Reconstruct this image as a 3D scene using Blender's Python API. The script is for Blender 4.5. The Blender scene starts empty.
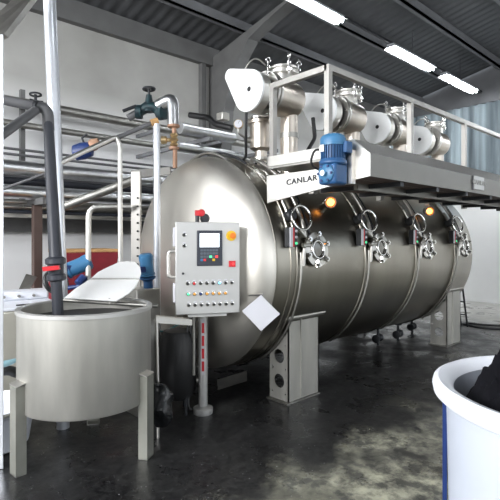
import bpy, bmesh, math, random
from mathutils import Vector, Matrix
random.seed(7)
PI = math.pi
C = bpy.context.scene.collection
# ------------------------------------------------------------------ camera frame
EYE = 1.6
FW = Vector((0.681, 0.7325, 0)); RT = Vector((0.7325, -0.681, 0))
def px(x, y, dep):                       # point at a distance in front of the lens
    p = FW*dep + RT*((x-250)/465*dep); p.z = EYE + (237-y)*dep/465; return p
def depY(x, Y): return 683.0*Y/(750-x)   # distance of the plane Y=const along the sight line
def pY(x, y, Y): return px(x, y, depY(x, Y))

# ------------------------------------------------------------------ materials
def mat(name, col, rough=.5, metal=0., **k):
    m = bpy.data.materials.new(name); m.use_nodes = True
    nt = m.node_tree; b = nt.nodes['Principled BSDF']
    b.inputs['Base Color'].default_value = (*col, 1); b.inputs['Roughness'].default_value = rough
    b.inputs['Metallic'].default_value = metal
    if 'spec' in k: b.inputs['Specular IOR Level'].default_value = k['spec']
    if 'coat' in k: b.inputs['Coat Weight'].default_value = k['coat']
    if 'emit' in k:
        b.inputs['Emission Color'].default_value = (*k.get('ecol', col), 1); b.inputs['Emission Strength'].default_value = k['emit']
    N = nt.nodes.new; L = nt.links.new
    tc = N('ShaderNodeTexCoord'); mp = N('ShaderNodeMapping'); L(tc.outputs['Object'], mp.inputs[0])
    mp.inputs['Scale'].default_value = k.get('stretch', (1, 1, 1))
    no = N('ShaderNodeTexNoise'); no.inputs['Scale'].default_value = k.get('scale', 6); no.inputs['Detail'].default_value = 5
    L(mp.outputs[0], no.inputs['Vector'])
    var = k.get('var', .12)
    cr = N('ShaderNodeValToRGB'); cr.color_ramp.elements[0].position = .3; cr.color_ramp.elements[1].position = .7
    c2 = k.get('col2', tuple(c*(1-var*2) for c in col))
    cr.color_ramp.elements[0].color = (*c2, 1); cr.color_ramp.elements[1].color = (*col, 1)
    L(no.outputs['Fac'], cr.inputs[0]); L(cr.outputs[0], b.inputs['Base Color'])
    mr = N('ShaderNodeMapRange'); mr.inputs['To Min'].default_value = max(.02, rough-k.get('rv', .06)); mr.inputs['To Max'].default_value = min(1, rough+k.get('rv', .06))
    L(no.outputs['Fac'], mr.inputs['Value']); L(mr.outputs[0], b.inputs['Roughness'])
    if k.get('bump'):
        bp = N('ShaderNodeBump'); bp.inputs['Strength'].default_value = k['bump']; bp.inputs['Distance'].default_value = k.get('bd', .01)
        L(no.outputs['Fac'], bp.inputs['Height']); L(bp.outputs[0], b.inputs['Normal'])
    return m
M = {}
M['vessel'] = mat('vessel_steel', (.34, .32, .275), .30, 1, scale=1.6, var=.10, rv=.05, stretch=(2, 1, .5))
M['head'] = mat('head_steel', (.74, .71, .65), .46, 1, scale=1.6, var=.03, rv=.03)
M['steel'] = mat('brushed_steel', (.66, .64, .60), .32, 1, scale=9, var=.08)
M['satin'] = mat('satin_steel', (.72, .70, .66), .42, 1, scale=5, var=.06)
M['dullsteel'] = mat('dull_steel', (.42, .41, .38), .45, 1, scale=7, var=.12)
M['warmsteel'] = mat('warm_steel', (.62, .56, .49), .33, 1, scale=5, var=.08)
M['chrome'] = mat('chrome', (.80, .79, .77), .14, 1, var=.03)
M['tub'] = mat('tub_steel', (.50, .49, .45), .5, .6, scale=2.5, var=.12, stretch=(3, 3, .6), rv=.06)
M['foil'] = mat('foil_cladding', (.80, .81, .83), .30, 1, scale=14, var=.08, bump=.2, bd=.01)
M['cabinet'] = mat('cabinet_steel', (.56, .555, .54), .45, .65, scale=8, var=.03)
M['white'] = mat('white_guard', (.93, .94, .94), .4, 0, scale=3, var=.02)
M['plastic'] = mat('white_plastic', (.80, .82, .88), .38, 0, scale=3, var=.02)
M['black'] = mat('black_rubber', (.012, .012, .013), .5)
M['dark'] = mat('dark_iron', (.035, .037, .042), .45, .3)
M['pvc'] = mat('grey_plastic_pipe', (.028, .031, .042), .45, 0, var=.06)
M['pvc2'] = mat('light_grey_pipe', (.12, .12, .125), .42, 0, var=.08)
M['blue'] = mat('blue_paint', (.018, .085, .22), .45, 0, var=.08)
M['lblue'] = mat('light_blue_paint', (.045, .17, .33), .4, 0, var=.08)
M['navyblue'] = mat('navy_blue_plastic', (.008, .028, .13), .4)
M['navy'] = mat('navy_paint', (.012, .035, .15), .4)
M['green'] = mat('dark_green_iron', (.012, .05, .055), .4, .2, scale=20, col2=(.02, .022, .03))
M['brass'] = mat('brass', (.62, .46, .25), .35, .9, scale=20)
M['rust'] = mat('rusty_fitting', (.45, .27, .18), .6, .4, scale=20)
M['brown'] = mat('brown_post', (.10, .065, .055), .6)
M['red'] = mat('red_plastic', (.65, .02, .03), .35)
M['darkred'] = mat('dark_red_fabric', (.22, .012, .022), .8, scale=12, bump=.3)
M['orange'] = mat('orange_plastic', (.85, .22, .02), .4)
M['yellow'] = mat('yellow_plastic', (.85, .55, .02), .4)
M['wood'] = mat('wood', (.55, .32, .13), .6, scale=14)
M['grnlamp'] = mat('green_button', (.10, .8, .35), .3, emit=.6)
M['ylamp'] = mat('amber_button', (.75, .35, .05), .3, emit=.1)
M['blamp'] = mat('blue_lit_button', (.2, .6, 1.), .3, emit=1.2)
M['rlamp'] = mat('red_lit_button', (.9, .05, .05), .3, emit=.7)
M['screen'] = mat('lit_screen', (.75, .8, .85), .3, emit=.9)
M['glow'] = mat('amber_lamp', (1., .45, .1), .3, emit=6, ecol=(1., .36, .06), var=0)
M['tube'] = mat('fluorescent_tube', (1, 1, 1), .3, emit=30, ecol=(.93, .97, 1.), var=0)
M['fabric'] = mat('black_cotton', (.006, .006, .008), .95, spec=.1, scale=40, bump=.5, bd=.004)
M['paper'] = mat('white_paper', (.60, .60, .64), .6, var=.02)
M['roof'] = mat('roof_sheet', (.115, .118, .125), .6, .2, scale=3, var=.15)
M['frame'] = mat('grey_steelwork', (.13, .13, .128), .6, 0, scale=4, var=.10)
M['purlin'] = mat('purlin_steel', (.20, .205, .215), .55, .2, var=.1)
M['lidsheet'] = mat('lid_sheet', (.88, .88, .87), .45, .2, scale=4, var=.02)
M['legsteel'] = mat('leg_steel', (.33, .33, .29), .5, .6, scale=6, var=.1)
M['galv'] = mat('white_painted_post', (.62, .64, .68), .30, .6, scale=2, var=.01, rv=.01)
M['glass'] = mat('sight_glass', (.25, .24, .22), .08, .7)

def wall_mat():
    m = bpy.data.materials.new('plaster_wall'); m.use_nodes = True; nt = m.node_tree; b = nt.nodes['Principled BSDF']
    N = nt.nodes.new; L = nt.links.new; tc = N('ShaderNodeTexCoord')
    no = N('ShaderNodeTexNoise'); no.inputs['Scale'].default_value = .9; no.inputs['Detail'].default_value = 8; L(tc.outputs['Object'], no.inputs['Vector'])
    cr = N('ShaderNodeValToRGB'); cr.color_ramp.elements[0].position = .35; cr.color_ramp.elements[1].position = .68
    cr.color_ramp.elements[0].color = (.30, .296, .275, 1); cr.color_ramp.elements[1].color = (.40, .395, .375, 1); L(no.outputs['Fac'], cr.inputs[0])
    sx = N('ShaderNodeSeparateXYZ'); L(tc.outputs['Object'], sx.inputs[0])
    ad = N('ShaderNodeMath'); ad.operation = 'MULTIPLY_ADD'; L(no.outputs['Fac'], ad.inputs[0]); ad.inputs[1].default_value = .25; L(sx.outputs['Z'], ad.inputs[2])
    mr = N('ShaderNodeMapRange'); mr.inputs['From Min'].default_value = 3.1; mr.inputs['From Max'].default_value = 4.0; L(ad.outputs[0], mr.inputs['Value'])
    mx = N('ShaderNodeMix'); mx.data_type = 'RGBA'; L(mr.outputs[0], mx.inputs['Factor'])  # dimmer light high on the white plaster is put into the colour as grey
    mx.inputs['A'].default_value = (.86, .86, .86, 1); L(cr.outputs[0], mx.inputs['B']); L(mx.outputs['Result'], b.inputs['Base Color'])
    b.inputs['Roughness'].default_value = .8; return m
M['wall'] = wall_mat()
def floor_mat():
    m = bpy.data.materials.new('wet_concrete'); m.use_nodes = True; nt = m.node_tree; b = nt.nodes['Principled BSDF']
    N = nt.nodes.new; L = nt.links.new; tc = N('ShaderNodeTexCoord')
    def noise(s, d=6, r=.55):
        n = N('ShaderNodeTexNoise'); n.inputs['Scale'].default_value = s; n.inputs['Detail'].default_value = d; n.inputs['Roughness'].default_value = r
        L(tc.outputs['Object'], n.inputs['Vector']); return n
    def ramp(src, a, ca, z, cz):
        r = N('ShaderNodeValToRGB'); e = r.color_ramp.elements; e[0].position = a; e[1].position = z
        e[0].color = (*ca, 1); e[1].color = (*cz, 1); L(src, r.inputs[0]); return r
    def math_(op, a, bb):
        n = N('ShaderNodeMath'); n.operation = op
        for i, v in enumerate((a, bb)):
            if isinstance(v, (int, float)): n.inputs[i].default_value = v
            else: L(v, n.inputs[i])
        return n.outputs[0]
    n1 = noise(2.4, 8, .65); n2 = noise(7, 8, .7); n3 = noise(26, 4, .6); n4 = noise(2.6, 6)
    base = ramp(n1.outputs['Fac'], .38, (.13, .13, .115), .62, (.40, .40, .32))
    fine = ramp(n2.outputs['Fac'], .42, (.26, .26, .28), .60, (1.2, 1.18, 1.12))
    mul = N('ShaderNodeMix'); mul.data_type = 'RGBA'; mul.blend_type = 'MULTIPLY'; mul.inputs['Factor'].default_value = 1
    L(base.outputs[0], mul.inputs['A']); L(fine.outputs[0], mul.inputs['B'])
    sx = N('ShaderNodeSeparateXYZ'); L(tc.outputs['Object'], sx.inputs[0])
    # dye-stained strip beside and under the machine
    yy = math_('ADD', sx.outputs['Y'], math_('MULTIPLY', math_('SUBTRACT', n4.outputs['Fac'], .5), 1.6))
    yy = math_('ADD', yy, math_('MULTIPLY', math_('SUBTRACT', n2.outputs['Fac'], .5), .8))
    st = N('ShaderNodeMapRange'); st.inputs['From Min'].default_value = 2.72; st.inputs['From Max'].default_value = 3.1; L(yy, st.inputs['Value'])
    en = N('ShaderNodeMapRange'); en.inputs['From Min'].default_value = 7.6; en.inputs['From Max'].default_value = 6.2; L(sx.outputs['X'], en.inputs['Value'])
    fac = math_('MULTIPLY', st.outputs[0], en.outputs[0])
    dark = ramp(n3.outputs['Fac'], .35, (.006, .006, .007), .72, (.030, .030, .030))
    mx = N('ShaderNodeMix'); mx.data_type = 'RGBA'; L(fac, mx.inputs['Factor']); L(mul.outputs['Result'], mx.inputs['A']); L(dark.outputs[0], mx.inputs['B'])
    # light grey floor at the far end, bright reflection put into its colour
    fr = N('ShaderNodeMapRange'); fr.inputs['From Min'].default_value = 5.2; fr.inputs['From Max'].default_value = 8.2; L(sx.outputs['X'], fr.inputs['Value'])
    mf = N('ShaderNodeMix'); mf.data_type = 'RGBA'; L(fr.outputs[0], mf.inputs['Factor']); L(mx.outputs['Result'], mf.inputs['A']); mf.inputs['B'].default_value = (.46, .45, .42, 1)
    # lint flecks
    vo = N('ShaderNodeTexVoronoi'); vo.inputs['Scale'].default_value = 22; L(tc.outputs['Object'], vo.inputs['Vector'])
    fl = math_('LESS_THAN', vo.outputs['Distance'], .10); fl = math_('MULTIPLY', fl, math_('GREATER_THAN', n2.outputs['Fac'], .53))
    fk = N('ShaderNodeMix'); fk.data_type = 'RGBA'; L(math_('MULTIPLY', fl, .8), fk.inputs['Factor']); L(mf.outputs['Result'], fk.inputs['A']); fk.inputs['B'].default_value = (.32, .32, .33, 1)
    L(fk.outputs['Result'], b.inputs['Base Color'])
    ro = N('ShaderNodeMapRange'); ro.inputs['From Min'].default_value = .35; ro.inputs['From Max'].default_value = .65
    ro.inputs['To Min'].default_value = .16; ro.inputs['To Max'].default_value = .55; L(n4.outputs['Fac'], ro.inputs['Value']); L(ro.outputs[0], b.inputs['Roughness'])
    b.inputs['Specular IOR Level'].default_value = .45
    bp = N('ShaderNodeBump'); bp.inputs['Strength'].default_value = .35; bp.inputs['Distance'].default_value = .01; L(n2.outputs['Fac'], bp.inputs['Height']); L(bp.outputs[0], b.inputs['Normal'])
    return m
M['floor'] = floor_mat()
def trans_mat():
    m = bpy.data.materials.new('translucent_sheet'); m.use_nodes = True; nt = m.node_tree; b = nt.nodes['Principled BSDF']
    N = nt.nodes.new; L = nt.links.new; tc = N('ShaderNodeTexCoord'); mp = N('ShaderNodeMapping'); mp.inputs['Scale'].default_value = (1, 1, .04)
    L(tc.outputs['Object'], mp.inputs[0]); no = N('ShaderNodeTexNoise'); no.inputs['Scale'].default_value = 2.4; no.inputs['Detail'].default_value = 5; L(mp.outputs[0], no.inputs['Vector'])
    cr = N('ShaderNodeValToRGB'); cr.color_ramp.elements[0].position = .38; cr.color_ramp.elements[1].position = .66
    cr.color_ramp.elements[0].color = (.07, .085, .095, 1); cr.color_ramp.elements[1].color = (.34, .40, .42, 1); L(no.outputs['Fac'], cr.inputs[0])
    L(cr.outputs[0], b.inputs['Base Color']); b.inputs['Roughness'].default_value = .6
    tr = N('ShaderNodeBsdfTranslucent'); L(cr.outputs[0], tr.inputs['Color'])
    mx = N('ShaderNodeMixShader'); mx.inputs[0].default_value = .6; L(b.outputs[0], mx.inputs[1]); L(tr.outputs[0], mx.inputs[2])
    L(mx.outputs[0], nt.nodes['Material Output'].inputs[0]); return m
M['sheet'] = trans_mat()

# ------------------------------------------------------------------ mesh builder
class MB:
    def __init__(s, M=None): s.bm = bmesh.new(); s.M = M or Matrix.Identity(4)
    def v(s, p): return s.bm.verts.new(s.M @ Vector(p))
    def poly(s, fs, vs):
        for f in fs:
            try: s.bm.faces.new([vs[i] for i in f])
            except ValueError: pass
    def box(s, a, b):
        x0, y0, z0 = (min(a[i], b[i]) for i in range(3)); x1, y1, z1 = (max(a[i], b[i]) for i in range(3))
        vs = [s.v(p) for p in ((x0,y0,z0),(x1,y0,z0),(x1,y1,z0),(x0,y1,z0),(x0,y0,z1),(x1,y0,z1),(x1,y1,z1),(x0,y1,z1))]
        s.poly(((0,3,2,1),(4,5,6,7),(0,1,5,4),(1,2,6,5),(2,3,7,6),(3,0,4,7)), vs); return s
    def cbox(s, c, d): return s.box([c[i]-d[i]/2 for i in range(3)], [c[i]+d[i]/2 for i in range(3)])
    def prism(s, pts, off):                     # pts: closed 3D outline, off: extrusion vector
        off = Vector(off); a = [s.v(p) for p in pts]; b = [s.v(Vector(p)+off) for p in pts]; n = len(pts)
        s.poly([tuple(range(n))[::-1], tuple(range(n, 2*n))] + [(i, (i+1) % n, n+(i+1) % n, n+i) for i in range(n)], a+b); return s
    def tube(s, pts, r, n=12, cap=True):
        pts = [Vector(p) for p in pts]; rs = r if isinstance(r, (list, tuple)) else [r]*len(pts)
        t0 = (pts[1]-pts[0]).normalized(); up = Vector((0, 0, 1)) if abs(t0.z) < .9 else Vector((1, 0, 0))
        u = t0.cross(up).normalized(); rings = []
        for i, p in enumerate(pts):
            t = (pts[min(i+1, len(pts)-1)]-pts[max(i-1, 0)]).normalized()
            u = (u - t*u.dot(t)).normalized(); w = t.cross(u)
            rings.append([s.v(p+(u*math.cos(2*PI*k/n)+w*math.sin(2*PI*k/n))*rs[i]) for k in range(n)])
        for i in range(len(rings)-1):
            for k in range(n): s.bm.faces.new((rings[i][k], rings[i][(k+1) % n], rings[i+1][(k+1) % n], rings[i+1][k]))
        if cap: s.bm.faces.new(rings[0][::-1]); s.bm.faces.new(rings[-1])
        return s
    def ring(s, c, axis, R, r, n=32, m=10, sx=1.0):   # torus
        c = Vector(c); a = Vector(axis).normalized(); up = Vector((0, 0, 1)) if abs(a.z) < .9 else Vector((1, 0, 0))
        u = a.cross(up).normalized(); w = a.cross(u); rr = []
        for i in range(n):
            d = u*math.cos(2*PI*i/n)*sx+w*math.sin(2*PI*i/n)
            rr.append([s.v(c+d*(R+r*math.cos(2*PI*k/m))+a*r*math.sin(2*PI*k/m)) for k in range(m)])
        for i in range(n):
            for k in range(m): s.bm.faces.new((rr[i][k], rr[(i+1) % n][k], rr[(i+1) % n][(k+1) % m], rr[i][(k+1) % m]))
        return s
    def lathe(s, prof, c=(0, 0, 0), axis=(0, 0, 1), n=40, close=True):  # prof: (radius, height)
        c = Vector(c); a = Vector(axis).normalized(); up = Vector((0, 0, 1)) if abs(a.z) < .9 else Vector((1, 0, 0))
        u = a.cross(up).normalized(); w = a.cross(u); rr = []
        for r, h in prof:
            if r < 1e-6: rr.append([s.v(c+a*h)])
            else: rr.append([s.v(c+a*h+(u*math.cos(2*PI*k/n)+w*math.sin(2*PI*k/n))*r) for k in range(n)])
        for i in range(len(rr)-1):
            A, B = rr[i], rr[i+1]
            for k in range(n):
                q = [A[k % len(A)], A[(k+1) % n % len(A)], B[(k+1) % n % len(B)], B[k % len(B)]]
                q = list(dict.fromkeys(q))
                if len(q) > 2:
                    try: s.bm.faces.new(q)
                    except ValueError: pass
        if close:
            for A in (rr[0], rr[-1]):
                if len(A) > 2: s.bm.faces.new(A)
        return s
    def cyl(s, a, b, r, n=24):
        a = Vector(a); b = Vector(b); return s.lathe([(r, 0), (r, (b-a).length)], a, b-a, n)
def fillet(pts, r, k=6):
    pts = [Vector(p) for p in pts]; out = [pts[0]]
    for i in range(1, len(pts)-1):
        a, b, c = pts[i-1], pts[i], pts[i+1]; d1 = (a-b); d2 = (c-b); q = min(r, d1.length*.49, d2.length*.49)
        p1 = b+d1.normalized()*q; p2 = b+d2.normalized()*q
        for j in range(k+1):
            t = j/k; out.append(p1*(1-t)**2+b*2*t*(1-t)+p2*t*t)
    out.append(pts[-1]); return out

# ------------------------------------------------------------------ object helpers
def root_of(o):
    w = Vector(o.location); p = o.parent
    while p: w += Vector(p.location); p = p.parent
    return w
def obj(name, mb, m, parent=None, bevel=0, smooth=True, label=None):
    bm = mb.bm; bmesh.ops.recalc_face_normals(bm, faces=bm.faces)
    if parent is None:
        xs = [v.co for v in bm.verts]
        org = Vector(((min(v.x for v in xs)+max(v.x for v in xs))/2, (min(v.y for v in xs)+max(v.y for v in xs))/2, min(v.z for v in xs)))
    else: org = root_of(parent)
    bmesh.ops.translate(bm, verts=bm.verts, vec=-org)
    me = bpy.data.meshes.new(name); bm.to_mesh(me); bm.free()
    o = bpy.data.objects.new(name, me); C.objects.link(o)
    if parent: o.parent = parent
    else: o.location = org
    if smooth:
        for p in me.polygons: p.use_smooth = True
        me.set_sharp_from_angle(angle=math.radians(38))
    me.materials.append(M[m] if isinstance(m, str) else m)
    if bevel:
        b = o.modifiers.new('bevel', 'BEVEL'); b.width = bevel; b.segments = 2; b.limit_method = 'ANGLE'; b.harden_normals = False
    if label: o['label'] = label
    return o
def tag(o, label, cat, group=None):
    o['label'] = label; o['category'] = cat
    if group: o['group'] = group
    return o
def thing(name, loc, label, cat, group=None):
    o = bpy.data.objects.new(name, None); C.objects.link(o); o.location = loc; o.empty_display_size = .1
    return tag(o, label, cat, group)
def struct(name, mb, m, **k):
    o = obj(name, mb, m, **k); o['kind'] = 'structure'; return o
def kids(o): return [c for c in bpy.data.objects if c.parent == o]
def dup(root, off, label):
    r = root.copy(); C.objects.link(r); r.location = Vector(root.location)+Vector(off); r['label'] = label
    for ch in kids(root):
        c = ch.copy(); C.objects.link(c); c.parent = r
        for g in kids(ch):
            d = g.copy(); C.objects.link(d); d.parent = c
    return r
def text(s, size, m, parent, mtx, name='lettering', extrude=.002, wide=1.0):
    cu = bpy.data.curves.new(name, 'FONT'); cu.body = s; cu.size = size; cu.extrude = extrude; cu.align_x = 'CENTER'; cu.align_y = 'CENTER'
    cu.space_character = 1.1; cu.offset = size*.02
    t = bpy.data.objects.new('tmp', cu); C.objects.link(t); dg = bpy.context.evaluated_depsgraph_get()
    me = bpy.data.meshes.new_from_object(t.evaluated_get(dg)); bpy.data.objects.remove(t)
    o = bpy.data.objects.new(name, me); C.objects.link(o); o.parent = parent
    mm = Matrix.Translation(-root_of(parent)) @ mtx @ Matrix.Diagonal((wide, 1, 1, 1)); me.transform(mm)
    me.materials.clear(); me.materials.append(M[m]); return o
def frame(o, u, up):                    # local x=u, y=up, z=facing normal
    u = Vector(u).normalized(); n = u.cross(Vector(up)).normalized(); up = n.cross(u)
    m = Matrix((u, up, n)).transposed().to_4x4(); m.translation = Vector(o); return m

# ================================================================== SETTING
WY, EX = 7.0, 11.95
ev = 5.12                                # eaves height
def roofz(Y): return ev+.21*(WY-Y)
struct('floor', MB().box((-7, -9, -.1), (EX+.2, WY+.2, 0)), 'floor')
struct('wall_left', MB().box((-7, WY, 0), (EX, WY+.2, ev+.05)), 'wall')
struct('wall_back', MB().box((-7.2, -9, 0), (-7, WY, 1.0)).box((-7.2, -9, 5.0), (-7, WY, 8)).box((-7.2, -9, 1), (-7, -1.5, 5.0)).box((-7.2, 6.4, 1), (-7, WY, 5.0)).box((-7.2, -1.5, 1), (-7, 6.4, 2.7)), 'roof')
mb = MB()                                # end wall: rendered below, opening at the right, corrugated above
mb.box((EX, -9, 0), (EX+.2, WY, 2.95))
struct('wall_right', mb, mat('white_render', (.92, .92, .91), .7, scale=2, var=.02))
def corr_wall(name, y0, y1, z0, z1, m):
    mb = MB(); n = int((y1-y0)/.025); vs = []
    for i in range(n+1):
        y = y0+(y1-y0)*i/n; x = EX+.03+.03*math.sin(y*2*PI/.2)
        vs.append((mb.v((x, y, z0)), mb.v((x, y, min(z1, roofz(y)+.10 if z1 > 6 else z1)))))
    for i in range(n): mb.bm.faces.new((vs[i][0], vs[i+1][0], vs[i+1][1], vs[i][1]))
    return struct(name, mb, m)
corr_wall('wall_gable', 3.62, WY, 2.95, 4.9, 'sheet'); corr_wall('wall_gable_side', -9, 3.62, 4.15, 4.9, 'sheet')
struct('wall_gable_top', MB().prism([(EX, -9, 4.88), (EX, WY, 4.88), (EX, WY, roofz(WY)+.1), (EX, -9, roofz(-9)+.1)], (.15, 0, 0)), 'roof')
win = MB(); win.box((EX, -9, 2.95), (EX+.08, 3.62, 3.02)); win.box((EX, -9, 4.1), (EX+.08, 3.62, 4.17))
for y in (3.6, 2.4, 1.2, 0): win.box((EX, y-.03, 3.0), (EX+.08, y+.03, 4.12))
win = struct('window_1', win, 'galv')
gm = mat('window_glass', (.9, .95, 1), .1); gm.node_tree.nodes['Principled BSDF'].inputs['Transmission Weight'].default_value = 1; gm.node_tree.nodes['Principled BSDF'].inputs['IOR'].default_value = 1.02
obj('pane', MB().box((EX+.03, -9, 3.02), (EX+.04, 3.6, 4.1)), gm, win)
# roof: corrugated sheet running up the slope
mb = MB(); n = int((EX+7)/.05); rows = []
for i in range(n+1):
    x = -7+.05*i; dz = .012*math.sin(x*2*PI/.2)
    rows.append([mb.v((x, WY+.25, roofz(WY+.25)+dz+.03)), mb.v((x, -.5, roofz(-.5)+dz+.03)), mb.v((x, -9, roofz(-.5)-.21*8.5+dz+.03))])
for i in range(n):
    for j in range(2): mb.bm.faces.new((rows[i][j], rows[i+1][j], rows[i+1][j+1], rows[i][j+1]))
struct('ceiling', mb, 'roof')
# eaves beam
struct('trim_eaves', MB().prism([(-7, WY-.12, ev-.30), (-7, WY, ev-.30), (-7, WY, ev+.03), (-7, WY-.12, ev+.03)], (EX+7, 0, 0)), 'frame')
# purlins along the roof
for k, Y in enumerate((6.0, 5.0, 4.0, 3.0, 2.0, 1.0)):
    z = roofz(Y)
    struct('trim_purlin', MB().box((-7, Y-.03, z-.16), (EX, Y+.03, z)).box((-7, Y-.03, z-.16), (EX, Y+.10, z-.145)), 'purlin')
# portal frame: tapered haunched column against the wall and rafter
def portal(Xf):
    inner = [(6.8, 0), (6.45, 3.9), (6.2, 4.45), (6.02, 4.75), (5.8, 4.98), (5.38, 5.14), (4.94, 5.26), (-.5, 6.38)]
    outer = [(-.5, roofz(-.5)-.16), (WY, roofz(WY)-.16), (WY, 0)]
    mb = MB(); mb.prism([(Xf, y, z) for y, z in inner+outer], (.012, 0, 0))
    for i in range(len(inner)-1):
        (y0, z0), (y1, z1) = inner[i], inner[i+1]
        t = Vector((0, y1-y0, z1-z0)).normalized(); nn = Vector((0, -t.z, t.y))*.02
        a = Vector((Xf-.11, y0, z0)); b = Vector((Xf-.11, y1, z1)); mb.prism([a, b, b+nn, a+nn], (.23, 0, 0))
    return struct('trim_portal_frame', mb, 'frame')
portal(5.45); portal(-1.2)
struct('trim_wall_post', MB().box((5.2, 6.9, 0), (5.3, 7.0, ev)), 'frame')
# ================================================================== VESSEL
YC, ZC, R = 3.95, 1.34, 1.10
X0, X1, DX = 2.98, 7.20, 1.118
def vs(X, th, r=R): return Vector((X, YC-r*math.cos(th), ZC+r*math.sin(th)))   # th: 0 = towards the aisle, up positive
V = thing('dyeing_vessel', (5.1, YC, 0), 'long horizontal stainless steel pressure vessel standing on plate legs', 'dyeing machine')
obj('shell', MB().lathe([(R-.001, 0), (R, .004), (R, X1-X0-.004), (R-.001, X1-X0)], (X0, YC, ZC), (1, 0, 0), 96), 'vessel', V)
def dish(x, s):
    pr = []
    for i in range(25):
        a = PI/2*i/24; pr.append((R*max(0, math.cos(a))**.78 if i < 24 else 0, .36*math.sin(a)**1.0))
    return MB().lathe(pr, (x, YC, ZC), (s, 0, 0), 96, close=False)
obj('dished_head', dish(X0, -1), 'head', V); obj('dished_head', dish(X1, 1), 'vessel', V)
for x, w, hh_ in ((X0, .012, .003), (X0+.20, .03, .010)):
    obj('flange_band', MB().lathe([(R-.002, -w), (R+hh_, -w+.004), (R+hh_, w-.004), (R-.002, w)], (x, YC, ZC), (1, 0, 0), 96, close=False), 'vessel', V)
obj('crown_hoop', MB().tube([vs(3.0, math.radians(a), R+.04-.06*((a-88)/22)**2) for a in range(64, 114, 3)], .016, 10), 'dullsteel', V)
obj('crown_hoop', MB().tube([vs(3.05, math.radians(a), R+.05) for a in range(58, 106, 3)], .012, 10), 'dark', V)
for k in range(4):
    px0 = 3.475+k*DX; sx = px0-.235
    # seam ring and pair of bent pipes round the shell
    obj('seam_ring', MB().ring((sx, YC, ZC), (1, 0, 0), R+.004, .012, 96, 8), 'vessel', V)
    pts = [vs(sx+.10, math.radians(a), R+.05) for a in range(14, 71, 4)]
    pts2 = [vs(sx+.17, math.radians(a), R+.045) for a in range(14, 71, 4)]
    obj('bent_pipe', MB().tube([vs(sx+.10, math.radians(14), R-.01)]+pts+[vs(sx+.10, math.radians(70), R-.01)], .022, 10), 'steel', V)
    obj('bent_pipe', MB().tube([vs(sx+.17, math.radians(14), R-.01)]+pts2+[vs(sx+.17, math.radians(70), R-.01)], .013, 10), 'dark', V)
    pts = [vs(sx+.03, math.radians(a), R+.03) for a in range(6, -62, -4)]
    obj('drain_pipe', MB().tube(pts, .012, 8), 'dullsteel', V)
    # round sight door
    th = math.radians(7); c = vs(px0, th); nrm = Vector((0, -math.cos(th), math.sin(th)))
    F = MB().lathe([(.125, -.06), (.125, .035), (.165, .035), (.165, .06), (.11, .065), (.10, .05), (.10, .03)], c, nrm, 40)
    D = obj('sight_door', F, 'steel', V)
    obj('door_ring', MB().ring(c+nrm*.065, nrm, .085, .018, 36, 10), 'chrome', D)
    obj('sight_glass', MB().lathe([(.072, .03), (.072, .062), (.0, .066)], c, nrm, 32), 'glass', D)
    u = Vector((1, 0, 0)); w = nrm.cross(u)
    for j in range(6):
        a = 2*PI*j/6+.35; d = u*math.cos(a)+w*math.sin(a)
        p = c+d*.150+nrm*.045
        m_ = MB(); m_.cyl(p-nrm*.03, p+nrm*.055, .011, 10); m_.cyl(p+nrm*.02, p+nrm*.045, .024, 6)
        m_.tube([p-d*.05+nrm*.025, p+d*.02+nrm*.02], .016, 8)
        obj('clamp_bolt', m_, 'chrome', D)
    # hinge davit and lift hoop above the door
    off = lambda x, y, dd: c+(px(x, y, dd)-px(313, 249.7, 4.454))
    hc = off(302, 217, 4.28); m_ = MB()
    m_.tube([off(306, 236, 4.34), off(297, 226, 4.28), off(288, 212, 4.28), off(283, 200, 4.34)], .020, 10)
    m_.tube([c+Vector((-.17, -.03, .05)), c+Vector((-.19, -.06, .02)), c+Vector((-.19, -.05, -.14))], .018, 10)
    m_.cyl(c+Vector((-.20, -.045, .05)), c+Vector((-.10, -.055, .05)), .02, 10)
    obj('hinge_arm', m_, 'steel', V)
    obj('lift_hoop', MB().ring(hc, (-.25, -1, .25), .115, .013, 36, 8, sx=.9), 'chrome', V)
    obj('hinge_boss', MB().lathe([(.055, -.03), (.055, .05), (.045, .06), (.0, .06)], off(290, 215, 4.30), (-.3, -1, .2), 24), 'dark', V)
    obj('nozzle', MB().lathe([(.06, -.15), (.06, .10), (.085, .10), (.085, .125), (.0, .125)], vs(px0+.10, math.radians(66)), (0, -.4, .9), 24), 'dullsteel', V)
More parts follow.
